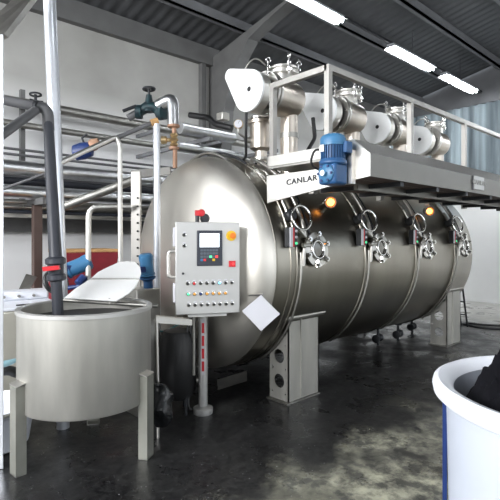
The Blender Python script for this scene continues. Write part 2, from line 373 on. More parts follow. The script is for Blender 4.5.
# plate legs
def leg(xa, front=True):
    yf = 3.0 if front else 4.9; s = 1 if front else -1
    th = 0
    mb = MB(); zt = .845
    mb.box((xa, yf, .02), (xa+.455, yf+s*.012, zt))                       # face plate
    mb.box((xa+.17, yf-s*.012, .03), (xa+.185, yf, zt))                   # rib
    for xw in (xa, xa+.443):                                              # side web with round holes
        pts = []
        zc_ = [.22, .46, .70]
        n = 20
        y0, y1 = yf, yf+s*.25
        strips = [(.02, .13)]+[]
        mb.box((xw, yf, .02), (xw+.012, yf+s*.03, zt)); mb.box((xw, y1-s*.03, .02), (xw+.012, y1, .62))
        for zc0 in (.20, .44):
            # plate cell with a circular hole
            cy = (yf+y1)/2; rr = .068; zlo, zhi = zc0-.13, zc0+.13
            ring = []; outer = []
            for i in range(24):
                a = 2*PI*i/24; ring.append((cy+rr*math.cos(a), zc0+rr*math.sin(a)))
                ca, sa = math.cos(a), math.sin(a); q = min(.096/abs(ca) if abs(ca) > 1e-6 else 9, .12/abs(sa) if abs(sa) > 1e-6 else 9)
                outer.append((cy+q*ca, zc0+q*sa))
            for x_ in (xw, xw+.012):
                A = [mb.v((x_, y, z)) for y, z in ring]; B = [mb.v((x_, y, z)) for y, z in outer]
                for i in range(24): mb.bm.faces.new((A[i], A[(i+1) % 24], B[(i+1) % 24], B[i]))
        mb.box((xw, yf+s*.03, .56), (xw+.012, y1-s*.03, .66))
        mb.box((xw, yf+s*.03, .02), (xw+.012, y1-s*.03, .08))
    L_ = obj('support_leg', mb, 'tub' if front else 'dullsteel', V)
    obj('foot_plate', MB().box((xa-.03, yf-s*.01, 0), (xa+.47, yf+s*.27, .015)), 'dullsteel', L_)
    obj('saddle_plate', MB().prism([(xa-.07, yf-s*.03, .845), (xa-.07, yf+s*.10, .70), (xa-.07, yf+s*.10, .68), (xa-.07, yf-s*.03, .825)], (.60, 0, 0)), 'satin', L_)
leg(3.29); leg(6.70); leg(3.29, False); leg(6.70, False)
# ================================================================== REEL HOUSINGS
PY, PZ = 3.25, 3.01
def hull_outline(cy, cz, rb, ay, az, ra, n=40):
    pts = [(cy+rb*math.cos(2*PI*i/n), cz+rb*math.sin(2*PI*i/n)) for i in range(n)]+[(ay+ra*math.cos(2*PI*i/n), az+ra*math.sin(2*PI*i/n)) for i in range(n)]
    pts = sorted(set(pts)); 
    def half(P):
        h = []
        for p in P:
            while len(h) > 1 and (h[-1][0]-h[-2][0])*(p[1]-h[-2][1])-(h[-1][1]-h[-2][1])*(p[0]-h[-2][0]) <= 0: h.pop()
            h.append(p)
        return h
    a = half(pts); b = half(pts[::-1]); return a[:-1]+b[:-1]
def housing():
    gx = 3.01
    H = thing('reel_housing', (gx+.5, PY, 2.36), '', 'reel housing', 'reel housings along the top of the vessel')
    out = hull_outline(PY+.02, PZ-.01, .200, PY+.295, PZ+.205, .066)
    hole = MB(); hole.prism([(gx, y, z) for y, z in out], (.03, 0, 0))
    g = obj('guard_cover', hole, 'white', H, bevel=.006)
    obj('axle_hole', MB().cyl((gx-.004, PY, PZ), (gx+.002, PY, PZ), .024, 20), 'black', g)
    out2 = hull_outline(PY+.02, PZ-.01, .196, PY+.295, PZ+.205, .062)
    obj('guard_rim', MB().prism([(gx+.03, y, z) for y, z in out2], (.10, 0, 0)), 'satin', H)
    obj('coupling', MB().lathe([(.15, 0), (.15, .05), (.12, .05), (.12, .10)], (gx+.13, PY, PZ), (1, 0, 0), 32), 'dark', H)
    fl = obj('bolted_flange', MB().lathe([(.19, 0), (.215, .0), (.215, .025), (.195, .03), (.195, .04), (.215, .045), (.215, .07), (.18, .07)], (gx+.19, PY, PZ), (1, 0, 0), 40), 'steel', H)
    for j in range(12):
        a = 2*PI*j/12; p = Vector((gx+.185, PY+.19*math.cos(a), PZ+.19*math.sin(a)))
        if j % 2 == 0: obj('bolt', MB().cyl(p-Vector((.02, 0, 0)), p+Vector((.02, 0, 0)), .014, 6), 'chrome', fl)
    pr = [(.18, 0), (.185, .02), (.185, .33)]+[(.185*math.cos(a*PI/16), .33+.12*math.sin(a*PI/16)) for a in range(1, 8)]+[(0, .45)]
    obj('drum', MB().lathe(pr, (gx+.25, PY, PZ), (1, 0, 0), 40), 'warmsteel', H)
    pxx = gx+.565
    zb = 2.20
    obj('riser_pipe', MB().lathe([(.09, 0), (.09, PZ-zb-.05)], (pxx, PY, zb), (0, 0, 1), 32), 'warmsteel', H)
    obj('pipe_collar', MB().lathe([(.093, 0), (.098, 0), (.098, .05), (.093, .05)], (pxx, PY, 2.62), (0, 0, 1), 32), 'dullsteel', H)
    cx = gx+.48
    cp = obj('inspection_neck', MB().lathe([(.12, .10), (.115, .24), (.155, .24), (.155, .265), (.135, .27), (.135, .285), (.15, .29), (.15, .31), (.06, .33), (0, .33)], (cx, PY, PZ), (0, 0, 1), 36), 'steel', H)
    for j in range(4):
        a = PI/4+j*PI/2+.3; d = Vector((math.cos(a), math.sin(a), 0)); p = Vector((cx, PY, PZ+.25))+d*.165
        m_ = MB(); m_.cyl(p-Vector((0, 0, .05)), p+Vector((0, 0, .12)), .011, 8); m_.ring(p+Vector((0, 0, .135)), d.cross(Vector((0, 0, 1))), .022, .009, 14, 6)
        m_.cbox(p, (.04, .04, .03)); m_.cyl(p+Vector((0, 0, .055)), p+Vector((0, 0, .075)), .02, 6)
        obj('eye_bolt', m_, 'chrome', cp)
    hp = [(gx+.06, PY+.16-.32*i/12, PZ+.20+.10*math.sin(PI*i/12)) for i in range(13)]
    obj('grab_hoop', MB().tube(hp, .008, 8), 'dullsteel', H)
    return H
H0 = housing(); H0['label'] = 'reel housing with white teardrop guard closest to the wall corner and gauge, unobscured by railing'
dup(H0, (DX, 0, 0), 'second reel housing, its white guard seen through the end frame of the railing')
dup(H0, (2*DX, 0, 0), 'third reel housing, its white guard between first and second long railing posts')
dup(H0, (3*DX, 0, 0), 'reel housing with smallest white guard, last before the corrugated end wall')
# branch vessel under the first guard
fp = px(261, 148, 5.17); fz = 2.55
T = thing('strainer_pot', (fp.x, fp.y, 2.40), 'upright steel strainer pot with flanged lid below the first white guard', 'strainer')
obj('body', MB().lathe([(.06, -.22), (.07, 0), (.125, .03), (.125, .30), (.15, .30), (.15, .335), (.0, .34)], (fp.x, fp.y, fz), (0, 0, 1), 32), 'warmsteel', T)
obj('lid_flange', MB().lathe([(.155, 0), (.155, .02), (.0, .02)], (fp.x, fp.y, fz+.345), (0, 0, 1), 32), 'chrome', T)
obj('outlet_pipe', MB().tube(fillet([(fp.x, fp.y, fz+.36), (fp.x, fp.y, fz+.52), (fp.x+.25, fp.y-.3, fz+.55)], .1), .05, 16), 'dullsteel', T)
obj('lower_flange', MB().lathe([(.10, 0), (.10, .03)], (fp.x, fp.y, fz-.10), (0, 0, 1), 28), 'steel', T)
obj('side_branch', MB().tube([(fp.x, fp.y, fz+.12), (fp.x-.16, fp.y+.1, fz+.12)], .035, 14), 'dullsteel', T)
gp = px(238.5, 124, 5.05)
G = thing('pressure_gauge', gp, 'round dial pressure gauge on a pipe left of the steel strainer pot', 'gauge')
dirc = (-FW-RT*.1); dirc.normalize()
obj('case', MB().lathe([(.04, -.03), (.052, -.02), (.052, .01), (.045, .018)], gp, dirc, 24), 'brass', G)
obj('dial', MB().cyl(gp+dirc*.012, gp+dirc*.0185, .044, 24), 'paper', G)
obj('needle', MB().tube([gp+dirc*.021, gp+dirc*.021+Vector((0, 0, .03))+RT*.015], .002, 5), 'black', G)
obj('stem', MB().tube(fillet([gp, gp-Vector((0, 0, .10)), (fp.x-.14, fp.y+.08, fz+.13)], .03), .012, 8), 'dullsteel', G)
# ================================================================== WALKWAY
XP = 2.82
W = thing('walkway', (5.5, 2.6, 2.05), 'raised steel walkway with tubular railing running along the front of the vessel top', 'walkway')
def onX(x, y, Xp):                      # sight line met with plane X = Xp
    l = (x-250)/465; d = Xp/(.681+.7325*l); return px(x, y, d)
A = [onX(267, 203, XP), onX(370, 176, XP), onX(370, 153, XP), onX(352.5, 138.5, XP), onX(322.5, 148.5, XP), onX(322.5, 168.3, XP), onX(266.5, 175.8, XP)]
fas = obj('end_plate', MB().prism(A, (.012, 0, 0)), 'satin', W, bevel=.003)
yF = A[1].y; zb, z1, z2 = A[1].z, A[2].z, A[3].z; yT = A[3].y; XE = 8.6
sec = [(yF, zb), (yF, z1), (yT, z2), (yT+.02, z2), (yT+.02, zb+.03), (yT+.9, zb+.03), (yT+.9, zb)]
M['fascia'] = mat('fascia_steel', (.25, .24, .22), .45, .9, scale=4, var=.06)
M['cover'] = mat('cover_steel', (.34, .33, .31), .45, .9, scale=4, var=.06)
M['rail'] = mat('rail_steel', (.40, .385, .36), .45, .9, scale=4, var=.06)
obj('front_fascia', MB().prism([(XP+.012, y, z) for y, z in ((yF, zb), (yF, z1), (yF+.01, z1), (yF+.01, zb))], (XE-XP, 0, 0)), 'fascia', W)
obj('sloped_cover', MB().prism([(XP+.012, yF, z1), (XP+.012, yT, z2), (XP+.012, yT+.02, z2-.01), (XP+.012, yF+.01, z1-.01)], (XE-XP, 0, 0)), 'cover', W)
obj('inner_panel', MB().box((XP+.012, yT+.01, zb), (XE, yT+.02, z2-.01)), 'dullsteel', W)
obj('underside', MB().box((XP+.012, yF+.01, zb), (XE, 2.60, zb+.012)), 'brown', W)
for j in range(9):
    x = XP+.45+j*.6
    obj('crossbar', MB().box((x, yF+.02, zb-.035), (x+.05, 2.60, zb)), 'dark', W)
obj('edge_angle', MB().box((XP+.3, yF+.30, zb-.05), (XE, yF+.34, zb)), 'dullsteel', W)
# deck and its supports over the vessel
RX, RYf, RYb, RZ = 3.02, 2.32, 2.94, 2.965
obj('deck_plate', MB().box((RX-.03, yT+.02, 2.215), (XE, RYb+.03, 2.245)), 'dullsteel', W)
obj('toe_board', MB().box((RX-.04, yT+.30, 2.235), (RX-.025, RYb+.03, 2.325)), 'satin', W)
obj('toe_board', MB().box((RX-.04, RYb+.02, 2.235), (XE, RYb+.035, 2.325)), 'satin', W)
for x in (3.35, 4.5, 5.6, 6.7):
    obj('bracket', MB().box((x, RYb-.20, 2.0), (x+.06, RYb-.14, 2.22)), 'dullsteel', W)
pst = .048
def post(x, y): return MB().box((x-pst/2, y-pst/2, 2.245), (x+pst/2, y+pst/2, RZ-pst/2))
def rx_at(xpix): d = depY(xpix, RYf); return (d-.7325*RYf)/.681
obj('railing_post', post(RX, RYb), 'rail', W); obj('railing_post', post(RX, RYf), 'rail', W)
for xp_ in (410, 464): obj('railing_post', post(rx_at(xp_), RYf), 'rail', W)
obj('railing_post', post(rx_at(464)+1.55, RYf), 'rail', W)
obj('top_rail', MB().box((RX-pst/2, RYf-pst/2, RZ-pst/2), (XE, RYf+pst/2, RZ+pst/2)), 'rail', W)
obj('top_rail', MB().box((RX-pst/2, RYf, RZ-pst/2), (RX+pst/2, RYb+pst/2, RZ+pst/2)), 'rail', W)
# lettering on the end plate
lc = (onX(311, 175, XP)+onX(290, 184.5, XP))*.5; lc = onX(301.5, 180.3, XP); lc.x = XP-.003
tilt = (onX(340, 176.5, XP)-onX(283, 186, XP)).normalized()
mt = frame(lc, tilt, (0, 0, 1))
tx = text('CANLAR', .062, 'dark', fas, mt, wide=1.25)
# name plate
npd = onX(0, 0, 1)
xa, xb = [(depY(x, yF)-.7325*yF)/.681 for x in (473, 482.5)]
NP = obj('name_plate', MB().box((xa, yF-.014, zb+.035), (xb, yF, z1+.0)), 'cabinet', W)
obj('name_plate_edge', MB().box((xa-.03, yF-.006, zb+.025), (xa, yF, z1)), 'dark', W)
text('CANLAR', .06, 'dullsteel', NP, frame(((xa+xb)/2, yF-.016, (zb+z1)/2+.02), (1, 0, 0), (0, 0, 1)), name='plate_lettering', wide=1.3)
# ================================================================== GEAR MOTOR on the end plate
mp_ = onX(333, 160, XP); my, mxx = mp_.y, XP-.13
def zat(y, X=XP-.13): 
    d = X/(.681+.7325*(333-250)/465); return EYE+(237-y)*d/465
mcy = px(333, 160, (XP-.13)/(.681+.7325*(333-250)/465)); my = mcy.y
B = thing('gear_motor', (mxx, my, zat(186)), 'upright blue electric gear motor bolted to the walkway end beside the lettering', 'motor')
zb_, zg, zt_ = zat(185), zat(164), zat(135)
rm = .088
fin = MB()
fin.lathe([(rm*.86, 0), (rm*.86, zt_-zg-.07)], (mxx, my, zg+.02), (0, 0, 1), 32)
for j in range(28):
    a = 2*PI*j/28; d = Vector((math.cos(a), math.sin(a), 0)); t = Vector((-d.y, d.x, 0))*.003; c_ = Vector((mxx, my, zg+.03))
    p = [c_+d*rm*.8-t, c_+d*rm-t, c_+d*rm+t, c_+d*rm*.8+t]; fin.prism(p, (0, 0, zt_-zg-.10))
obj('motor_body', fin, 'blue', B)
hh = zt_-zg
obj('fan_cowl', MB().lathe([(rm*1.03, -.07), (rm*1.05, -.02), (rm*.92, .0), (.05, .015), (0, .015)], (mxx, my, zt_-.01), (0, 0, 1), 32), 'lblue', B)
obj('end_bell', MB().lathe([(rm*1.0, 0), (rm*1.12, .01), (rm*1.12, .025), (rm*.95, .045)], (mxx, my, zg-.01), (0, 0, 1), 32), 'blue', B)
gb = MB().cbox((mxx, my, (zb_+zg)/2), (.15, .15, zg-zb_))
gbo = obj('gearbox', gb, 'blue', B, bevel=.018)
obj('output_cover', MB().lathe([(.065, 0), (.065, .012), (.05, .022), (.0, .022)], (mxx-.075, my, (zb_+zg)/2), (-1, 0, 0), 28), 'lblue', gbo)
obj('shaft_end', MB().cyl((mxx-.105, my, (zb_+zg)/2), (mxx-.125, my, (zb_+zg)/2), .02, 16), 'chrome', gbo)
for a in range(6):
    q = a*PI/3; obj('bolt', MB().cyl((mxx-.09, my+.055*math.cos(q), (zb_+zg)/2+.055*math.sin(q)), (mxx-.103, my+.055*math.cos(q), (zb_+zg)/2+.055*math.sin(q)), .009, 6), 'navy', gbo)
obj('terminal_box', MB().box((mxx-.0, my-rm-.03, zg+.07), (mxx+.07, my-rm+.02, zg+.15)), 'blue', B, bevel=.006)
obj('rating_plate', MB().box((mxx-rm-.004, my+.01, zg+.08), (mxx-rm+.01, my+.05, zg+.13)), 'chrome', B)
obj('mounting_plate', MB().box((XP-.045, my-.10, zb_+.01), (XP, my+.10, zg+.10)), 'satin', B)
cab = fillet([(mxx, my+rm, zg+.11), (mxx, my+rm+.08, zg+.13), (mxx, my+rm+.13, zg+.02), (XP-.02, my+rm+.08, zg-.03), (XP-.0, my+rm+.10, zg-.06)], .06)
obj('cable', MB().tube(cab, .009, 8), 'black', B)
# lamps on the shell
def hit(x, y, rr):
    o = Vector((0, 0, EYE)); d = px(x, y, 1)-o
    a = d.y**2+d.z**2; b = 2*(d.y*(o.y-YC)+d.z*(o.z-ZC)); c = (o.y-YC)**2+(o.z-ZC)**2-rr*rr
    return o+d*((-b-math.sqrt(b*b-4*a*c))/(2*a))
for i, (k, lab) in enumerate(((0, 'amber inspection lamp glowing on the shell just below the blue gear motor'), (2, 'amber inspection lamp glowing on the shell under the far half of walkway'))):
    c = hit(330, 202, R+.09) if k == 0 else hit(428.5, 211, R+.09); nn = Vector((-.75, -.8, -.15)).normalized()
    Lm = thing('inspection_lamp', c, lab, 'lamp', 'amber lamps on the vessel')
    obj('lamp_body', MB().lathe([(.035, -.10), (.055, -.06), (.055, .02), (.06, .03), (.05, .035)], c, nn, 24), 'chrome', Lm)
    obj('lens', MB().lathe([(.040, .03), (.034, .05), (.0, .058)], c, nn, 24), 'glow', Lm)
    obj('guard_ring', MB().ring(c+nn*.045, nn, .055, .007, 24, 6), 'rust', Lm)
# switch boxes with red and white stripes
lab = ['striped red and white switch box left of the sight door under the lettering', 'striped red and white switch box beside the second sight door', 'striped red and white switch box beside the third sight door', 'striped switch box beside the last sight door, at the shell end']
for k in range(4):
    x = 3.475+k*DX-.345; c = vs(x, math.radians(13), R+.05)
    S = thing('switch_box', c, lab[k], 'switch box', 'striped switch boxes beside the sight doors')
    b0 = c+Vector((-.05, -.04, -.09)); b1 = c+Vector((.05, .03, .09))
    bx = obj('case', MB().box(b0, b1), 'dark', S, bevel=.006)
    obj('white_stripe', MB().box((b0.x, b0.y-.004, b0.z+.004), (b0.x+.035, b0.y+.004, b1.z-.004)), 'paper', S)
    obj('red_stripe', MB().box((b0.x+.035, b0.y-.004, b0.z+.004), (b0.x+.055, b0.y+.004, b1.z-.004)), 'red', S)
    for j, m_ in enumerate(('paper', 'paper', 'grnlamp')):
        p = Vector((b0.x+.078, b0.y, b1.z-.035-.055*j)); obj('push_button', MB().cyl(p, p-Vector((0, .012, 0)), .012, 12), m_, S)
# ================================================================== CONTROL CABINET
dL, dR = 3.85, 3.98
BL, BR = px(176.5, 314, dL), px(238.9, 309, dR); u = (BR-BL); u.z = 0; wid = u.length; u.normalize()
zB, zT = .960, 1.7185; BL.z = zB
nrm = u.cross(Vector((0, 0, 1))).normalized()          # towards the viewer
if nrm.dot(FW) > 0: nrm = -nrm
K = frame(BL, u, (0, 0, 1)); K2 = Matrix((u, nrm, Vector((0, 0, 1)))).transposed().to_4x4(); K2.translation = BL
# local frame K2: x right, y out of the door, z up (origin bottom-left of the door)
hgt = zT-zB
CAB = thing('control_cabinet', K2 @ Vector((wid/2, -.1, -zB)), 'stainless control cabinet with lit screen and rows of buttons on a post', 'control cabinet')
obj('enclosure', MB(K2).box((.0, -.125, 0), (wid, -.022, hgt)), 'cabinet', CAB, bevel=.006)
dr = obj('door', MB(K2).box((-.008, -.02, -.008), (wid+.008, 0, hgt+.008)), 'cabinet', CAB, bevel=.006)
for z in (.09, .56):
    obj('hinge', MB(K2).box((-.022, -.11, z), (0, -.05, z+.16)), 'paper', CAB, bevel=.006)
obj('side_handle', MB(K2).tube(fillet([(0, -.10, .30), (-.06, -.09, .30), (-.06, -.09, .52), (0, -.09, .52)], .03), .016, 10), 'satin', CAB)
def P(xp, yp):                                      # zoomed crop pixel -> door coordinates
    return ((xp-107)/258*wid, (465-yp)/372*hgt)
sx0, sz0 = P(189, 270); sx1, sz1 = P(294, 124)
scr = obj('operator_panel', MB(K2).box((sx0, 0, sz0), (sx1, .014, sz1)), mat('panel_black', (.03, .035, .05), .4), dr, bevel=.004)
a0, a1 = P(200, 193); b0, b1 = P(281, 136)
obj('display', MB(K2).box((a0, .013, a1), (b0, .016, b1)), 'screen', dr)
a0, a1 = P(202, 252); b0, b1 = P(276, 199)
kp = mat('key_grey', (.10, .12, .15), .5)
for i in range(6):
    for j in range(4):
        if j == 3: m_ = ('lblue', 'red', None, None, 'yellow', None)[i]
        elif j == 2 and i == 3: m_ = 'grnlamp'
        elif j == 2 and i == 5: m_ = 'rlamp'
        else: m_ = kp
        if m_ is None: continue
        x = a0+(b0-a0)*(i+.5)/6; z = b1-(b1-a1)*(j+.5)/4; obj('key', MB(K2).box((x-.011, .013, z-.010), (x+.011, .017, z+.010)), m_, dr)
c = P(332, 146); e = obj('emergency_stop', MB(K2).lathe([(.044, 0), (.044, .008), (.0, .008)], (c[0], 0, c[1]), (0, 1, 0), 28), 'yellow', dr)
obj('mushroom_knob', MB(K2).lathe([(.014, 0), (.014, .03), (.025, .035), (.025, .05), (.0, .055)], (c[0]+.005, 0, c[1]), (0, 1, 0), 24), 'orange', dr)
c = P(336, 263); obj('main_switch', MB(K2).box((c[0]-.028, 0, c[1]-.026), (c[0]+.028, .012, c[1]+.026)), 'red', dr); obj('indicator', MB(K2).cyl((c[0]+.008, .012, c[1]), (c[0]+.008, .02, c[1]), .012, 14), 'rlamp', dr)
def button(xp, yp, m_):
    c = P(xp, yp); b = obj('push_button', MB(K2).lathe([(.017, 0), (.017, .006), (.011, .008)], (c[0], 0, c[1]), (0, 1, 0), 18), 'chrome', dr)
    obj('button_cap', MB(K2).lathe([(.0115, .006), (.0115, .014), (0, .015)], (c[0], 0, c[1]), (0, 1, 0), 14), m_, b)
    obj('caption_plate', MB(K2).box((c[0]-.012, 0, c[1]+.019), (c[0]+.012, .002, c[1]+.028)), 'paper', b)
for i, m_ in enumerate(('black', 'red', 'black', 'black', 'black', 'blamp', 'black', 'black')): button(152+26*i, 341, m_)
for i, m_ in enumerate(('grnlamp', 'ylamp', 'navy', 'ylamp', 'ylamp', 'ylamp', 'ylamp')): button(154+25.5*i, 384, m_)
for i in range(8): button(156+25.7*i, 429, 'black')
for yp in (143, 187): button(138, yp, 'black')
c = P(133, 300); obj('key_lock', MB(K2).cyl((c[0], 0, c[1]), (c[0], .01, c[1]), .01, 12), 'dark', dr)
# signal lamp above the cabinet
c = Vector((.215, -.05, hgt)); SL = thing('alarm_lamp', K2 @ c, 'small red alarm lamp with black horn on top of the control cabinet', 'alarm lamp')
obj('horn', MB(K2).cyl(c+Vector((-.035, 0, .0)), c+Vector((-.035, 0, .075)), .018, 14), 'dark', SL)
obj('bell', MB(K2).lathe([(.04, -.02), (.042, .0), (.03, .02), (0, .025)], c+Vector((.03, 0, .040)), (0, 1, 0), 24), 'dark', SL)
obj('red_lens', MB(K2).lathe([(.03, -.03), (.034, 0), (.026, .025), (0, .03)], c+Vector((.0, 0, .085)), (0, 1, 0), 24), 'red', SL)
obj('red_lens_base', MB(K2).cbox(c+Vector((-.03, 0, .085)), (.05, .04, .045)), 'red', SL)
# post
pp = Vector(px(203, 405, 4.23)); pp.z = 0
obj('post', MB().cyl(pp+Vector((0, 0, .03)), pp+Vector((0, 0, zB-.0)), .042, 24), 'cabinet', CAB)
obj('round_foot', MB().lathe([(.088, 0), (.09, .02), (.088, .05), (.06, .065), (.042, .07)], pp, (0, 0, 1), 32), 'cabinet', CAB)
obj('post_head', MB(K2).box((.10, -.30, -.035), (wid-.10, -.03, 0)), 'cabinet', CAB)
fw = -(FW+RT*(-.1)).normalized()
sp = obj('warning_strip', MB().prism([pp+fw*.0445-RT*.017+Vector((0, 0, .36)), pp+fw*.0445+RT*.017+Vector((0, 0, .36)), pp+fw*.0445+RT*.017+Vector((0, 0, .86)), pp+fw*.0445-RT*.017+Vector((0, 0, .86))], -fw*.012), 'paper', CAB)
for j in range(4):
    z0 = .39+j*.115
    obj('red_block', MB().prism([pp+fw*.046-RT*.011+Vector((0, 0, z0)), pp+fw*.046+RT*.011+Vector((0, 0, z0)), pp+fw*.046+RT*.011+Vector((0, 0, z0+.09)), pp+fw*.046-RT*.011+Vector((0, 0, z0+.09))], -fw*.004), 'red', CAB)
q = pp-RT*.085+fw*.02
obj('side_conduit', MB().cyl(q+Vector((0, 0, .35)), q+Vector((0, 0, zB+.01)), .018, 12), 'dullsteel', CAB)
cbp = [q+Vector((0, 0, .93)), q-RT*.06+Vector((0, 0, .80)), q-RT*.05+Vector((0, 0, .60)), q+RT*.02+Vector((0, 0, .50)), q+RT*.01+Vector((0, 0, .62)), q-RT*.03+Vector((0, 0, .75)), q-RT*.035+Vector((0, 0, .93))]
tag(obj('hanging_cable', MB().tube(fillet(cbp, .07), .008, 8), 'pvc2'), 'grey cable looping beneath the control cabinet beside its post', 'cable')
cbp = [q-RT*.01+Vector((0, 0, .50)), q-RT*.04+Vector((0, 0, .25)), q-RT*.05+Vector((0, 0, .012)), q+RT*.05+FW*.2+Vector((0, 0, .012))]
tag(obj('floor_cable', MB().tube(fillet(cbp, .12), .007, 8), 'pvc2'), 'thin grey cable dropping to the floor beside the cabinet post', 'cable')
# white sheet on an arm, right of the cabinet
sc_ = [px(261, 295, 3.98), px(280, 314, 4.0), px(261, 331, 3.95), px(242, 311, 3.93)]
tag(obj('hanging_card', MB().prism(sc_, Vector((.01, .01, 0))), 'paper'), 'square white card hung cornerwise right of the control cabinet', 'card')
tag(obj('steel_bracket', MB().box(px(236, 297, 4.25), px(236, 297, 4.25)+Vector((.02, .06, .05))).tube([px(238, 296, 4.22), px(263, 294.5, 3.99)], .009, 8), 'dullsteel'), 'short steel bracket arm holding the white card', 'bracket')
tag(obj('junction_box', MB().cbox(px(245, 229, 4.45), (.10, .06, .10)).cyl(px(240, 229, 4.42), px(238, 229, 4.4), .02, 12), 'dullsteel', bevel=.006), 'small grey box mounted on the vessel head right of the cabinet', 'junction box')
# ================================================================== OPEN TUB
TX, TY, TR, Tz0, Tz1 = 1.485, 3.41, .475, .385, 1.075
TB = thing('steel_tub', (TX, TY, 0), 'open round stainless tub on angle legs standing in the foreground', 'tub')
pr = [(TR-.035, Tz0), (TR-.01, Tz0+.005), (TR, Tz0+.02), (TR, Tz1-.012), (TR+.008, Tz1-.006), (TR+.008, Tz1), (TR-.02, Tz1), (TR-.022, Tz1-.02), (TR-.022, Tz0+.03), (0, Tz0+.03)]
obj('tub_wall', MB().lathe([(0, Tz0)]+pr, (TX, TY, 0), (0, 0, 1), 80, close=False), 'tub', TB)
obj('liquid', MB().cyl((TX, TY, Tz1-.09), (TX, TY, Tz1-.08), TR-.024, 64), 'black', TB)
obj('rolled_rim', MB().lathe([(TR+.010, -.018), (TR+.010, .006), (TR+.004, .010), (TR-.026, .010), (TR-.030, .006), (TR-.030, -.004)], (TX, TY, Tz1), (0, 0, 1), 80, close=False), 'cabinet', TB)
def tleg(pxx, dep):
    p = px(pxx, 470, dep); p.z = 0; d = Vector((TX, TY, 0))-p; d.z = 0; d.normalize(); p = Vector((TX, TY, 0))-d*(TR+.055); s_ = Vector((-d.y, d.x, 0))
    mb = MB(); hh = .60
    base = [p-s_*.055, p+s_*.055]
    q = [p-s_*.05, p+s_*.05, p+s_*.05+d*.07, p+s_*.044+d*.07, p+s_*.044+d*.006, p-s_*.044+d*.006, p-s_*.044+d*.07, p-s_*.05+d*.07]
    mb.prism(q, (0, 0, hh))
    L_ = obj('leg', mb, 'legsteel', TB)
    obj('foot', MB().prism([p-s_*.05, p+s_*.05, p+s_*.05+d*.07, p-s_*.05+d*.07], (0, 0, .008)), 'dullsteel', L_)
    obj('gusset', MB().prism([p-s_*.06-d*.0+Vector((0, 0, hh)), p+s_*.06+Vector((0, 0, hh)), p+s_*.06+d*.16+Vector((0, 0, hh+.04)), p-s_*.06+d*.16+Vector((0, 0, hh+.04))], (0, 0, .006)), 'satin', L_)
tleg(18, 3.14); tleg(151, 3.37); tleg(95, 4.12)
# black bag hanging at the right leg
bp_ = px(160, 425, 3.62)
mb = MB(); prof = []
for i in range(9):
    t = i/8; prof.append((.045+.065*math.sin(PI*min(1, t*1.1))*(1 if t < .9 else .7), t*.33))
mb.lathe([(0, 0)]+prof+[(.03, .34)], (bp_.x, bp_.y, .13), (0, 0, 1), 18)
for v in mb.bm.verts: v.co.x += .02*math.sin(v.co.z*31+v.co.y*17); v.co.y += .018*math.sin(v.co.z*23+v.co.x*29)
tag(obj('plastic_bag', mb, mat('black_bag', (.012, .013, .015), .25)), 'crumpled black bag hanging behind the right leg of the tub', 'bag')
# lid: two hinged half discs leaning up at the back of the rim
LD = thing('folding_lid', px(100, 300, 3.75), 'pale sheet metal lid folded across its middle, propped up behind the tub', 'lid')
dn = 3.72; df = 3.98
h0 = [(64, 298), (90, 279.5), (139, 279.5), (129, 292), (116, 301)]
def lidpt(x, y): return px(x, y, 3.60+(301-y)*.012)
low = [lidpt(x, y) for x, y in ((64, 298), (76, 288), (90, 279.3), (139, 279.3), (136, 286), (129, 293), (116, 301), (90, 299.5))]
up_ = [lidpt(x, y) for x, y in ((90, 279.3), (98, 272), (108, 267), (118, 262.5), (127, 261), (135, 262), (140, 267), (141, 273), (139, 279.3))]
obj('lower_leaf', MB().prism(low, (.004, .004, -.006)), 'lidsheet', LD); obj('upper_leaf', MB().prism(up_, (.004, .004, -.006)), 'lidsheet', LD)
obj('hinge_bar', MB().tube([lidpt(90, 279.3)+Vector((0, 0, .004)), lidpt(139, 279.3)+Vector((0, 0, .004))], .007, 8), 'dullsteel', LD)
# bar across the tub rim and frame to the right
cr0 = px(63, 300, 3.72); cr1 = px(158, 306, 3.72)
obj('cross_bar', MB().tube([cr0, cr1], .016, 10).tube([px(110, 304, 3.64), px(110, 298, 3.64)], .014, 10), 'dullsteel', LD)
FR = thing('steel_stand', px(175, 390, 3.95), 'square tube frame between the tub and the control cabinet', 'frame')
obj('beam', MB().box((0, 0, 0), (0, 0, 0)) if False else MB().prism([px(155, 316, 3.95), px(155, 323, 3.95), px(192, 325.5, 4.15), px(192, 319.5, 4.15)], Vector((.04, .04, 0))), 'satin', FR)
obj('upright', MB().tube([px(156.5, 316, 3.72), px(158, 388, 3.70), Vector((px(158, 388, 3.70).x, px(158, 388, 3.70).y, 0))], .012, 10), 'satin', FR)
obj('tie_rod', MB().tube([px(155, 320, 3.72), px(157, 318, 3.96)], .012, 8), 'dullsteel', FR)
# drain pipe etc. under the vessel head
mb = MB().tube(fillet([px(150, 370, 4.3), px(170, 366, 4.35), px(175, 381, 4.4), px(200, 380, 4.6)], .07), .028, 14)
tag(obj('drain_elbow_pipe', mb, 'dullsteel'), 'bent steel drain pipe in the dark space under the vessel head', 'pipe')
mb = MB().tube(fillet([px(153, 330, 4.3), px(165, 332, 4.3), px(172, 328, 4.35), px(186, 320, 4.4)], .05), .008, 8)
tag(obj('blue_hose', mb, mat('teal_hose', (.12, .3, .32), .4)), 'thin teal hose under the square tube frame', 'hose')
mb = MB().lathe([(.03, -.06), (.045, -.05), (.045, .05), (.03, .06), (.0, .06)], px(168, 334, 4.4), (1, -.4, .1), 20)
tag(obj('hose_coupling', mb, 'dullsteel'), 'round metal hose coupling under the square tube frame', 'coupling')
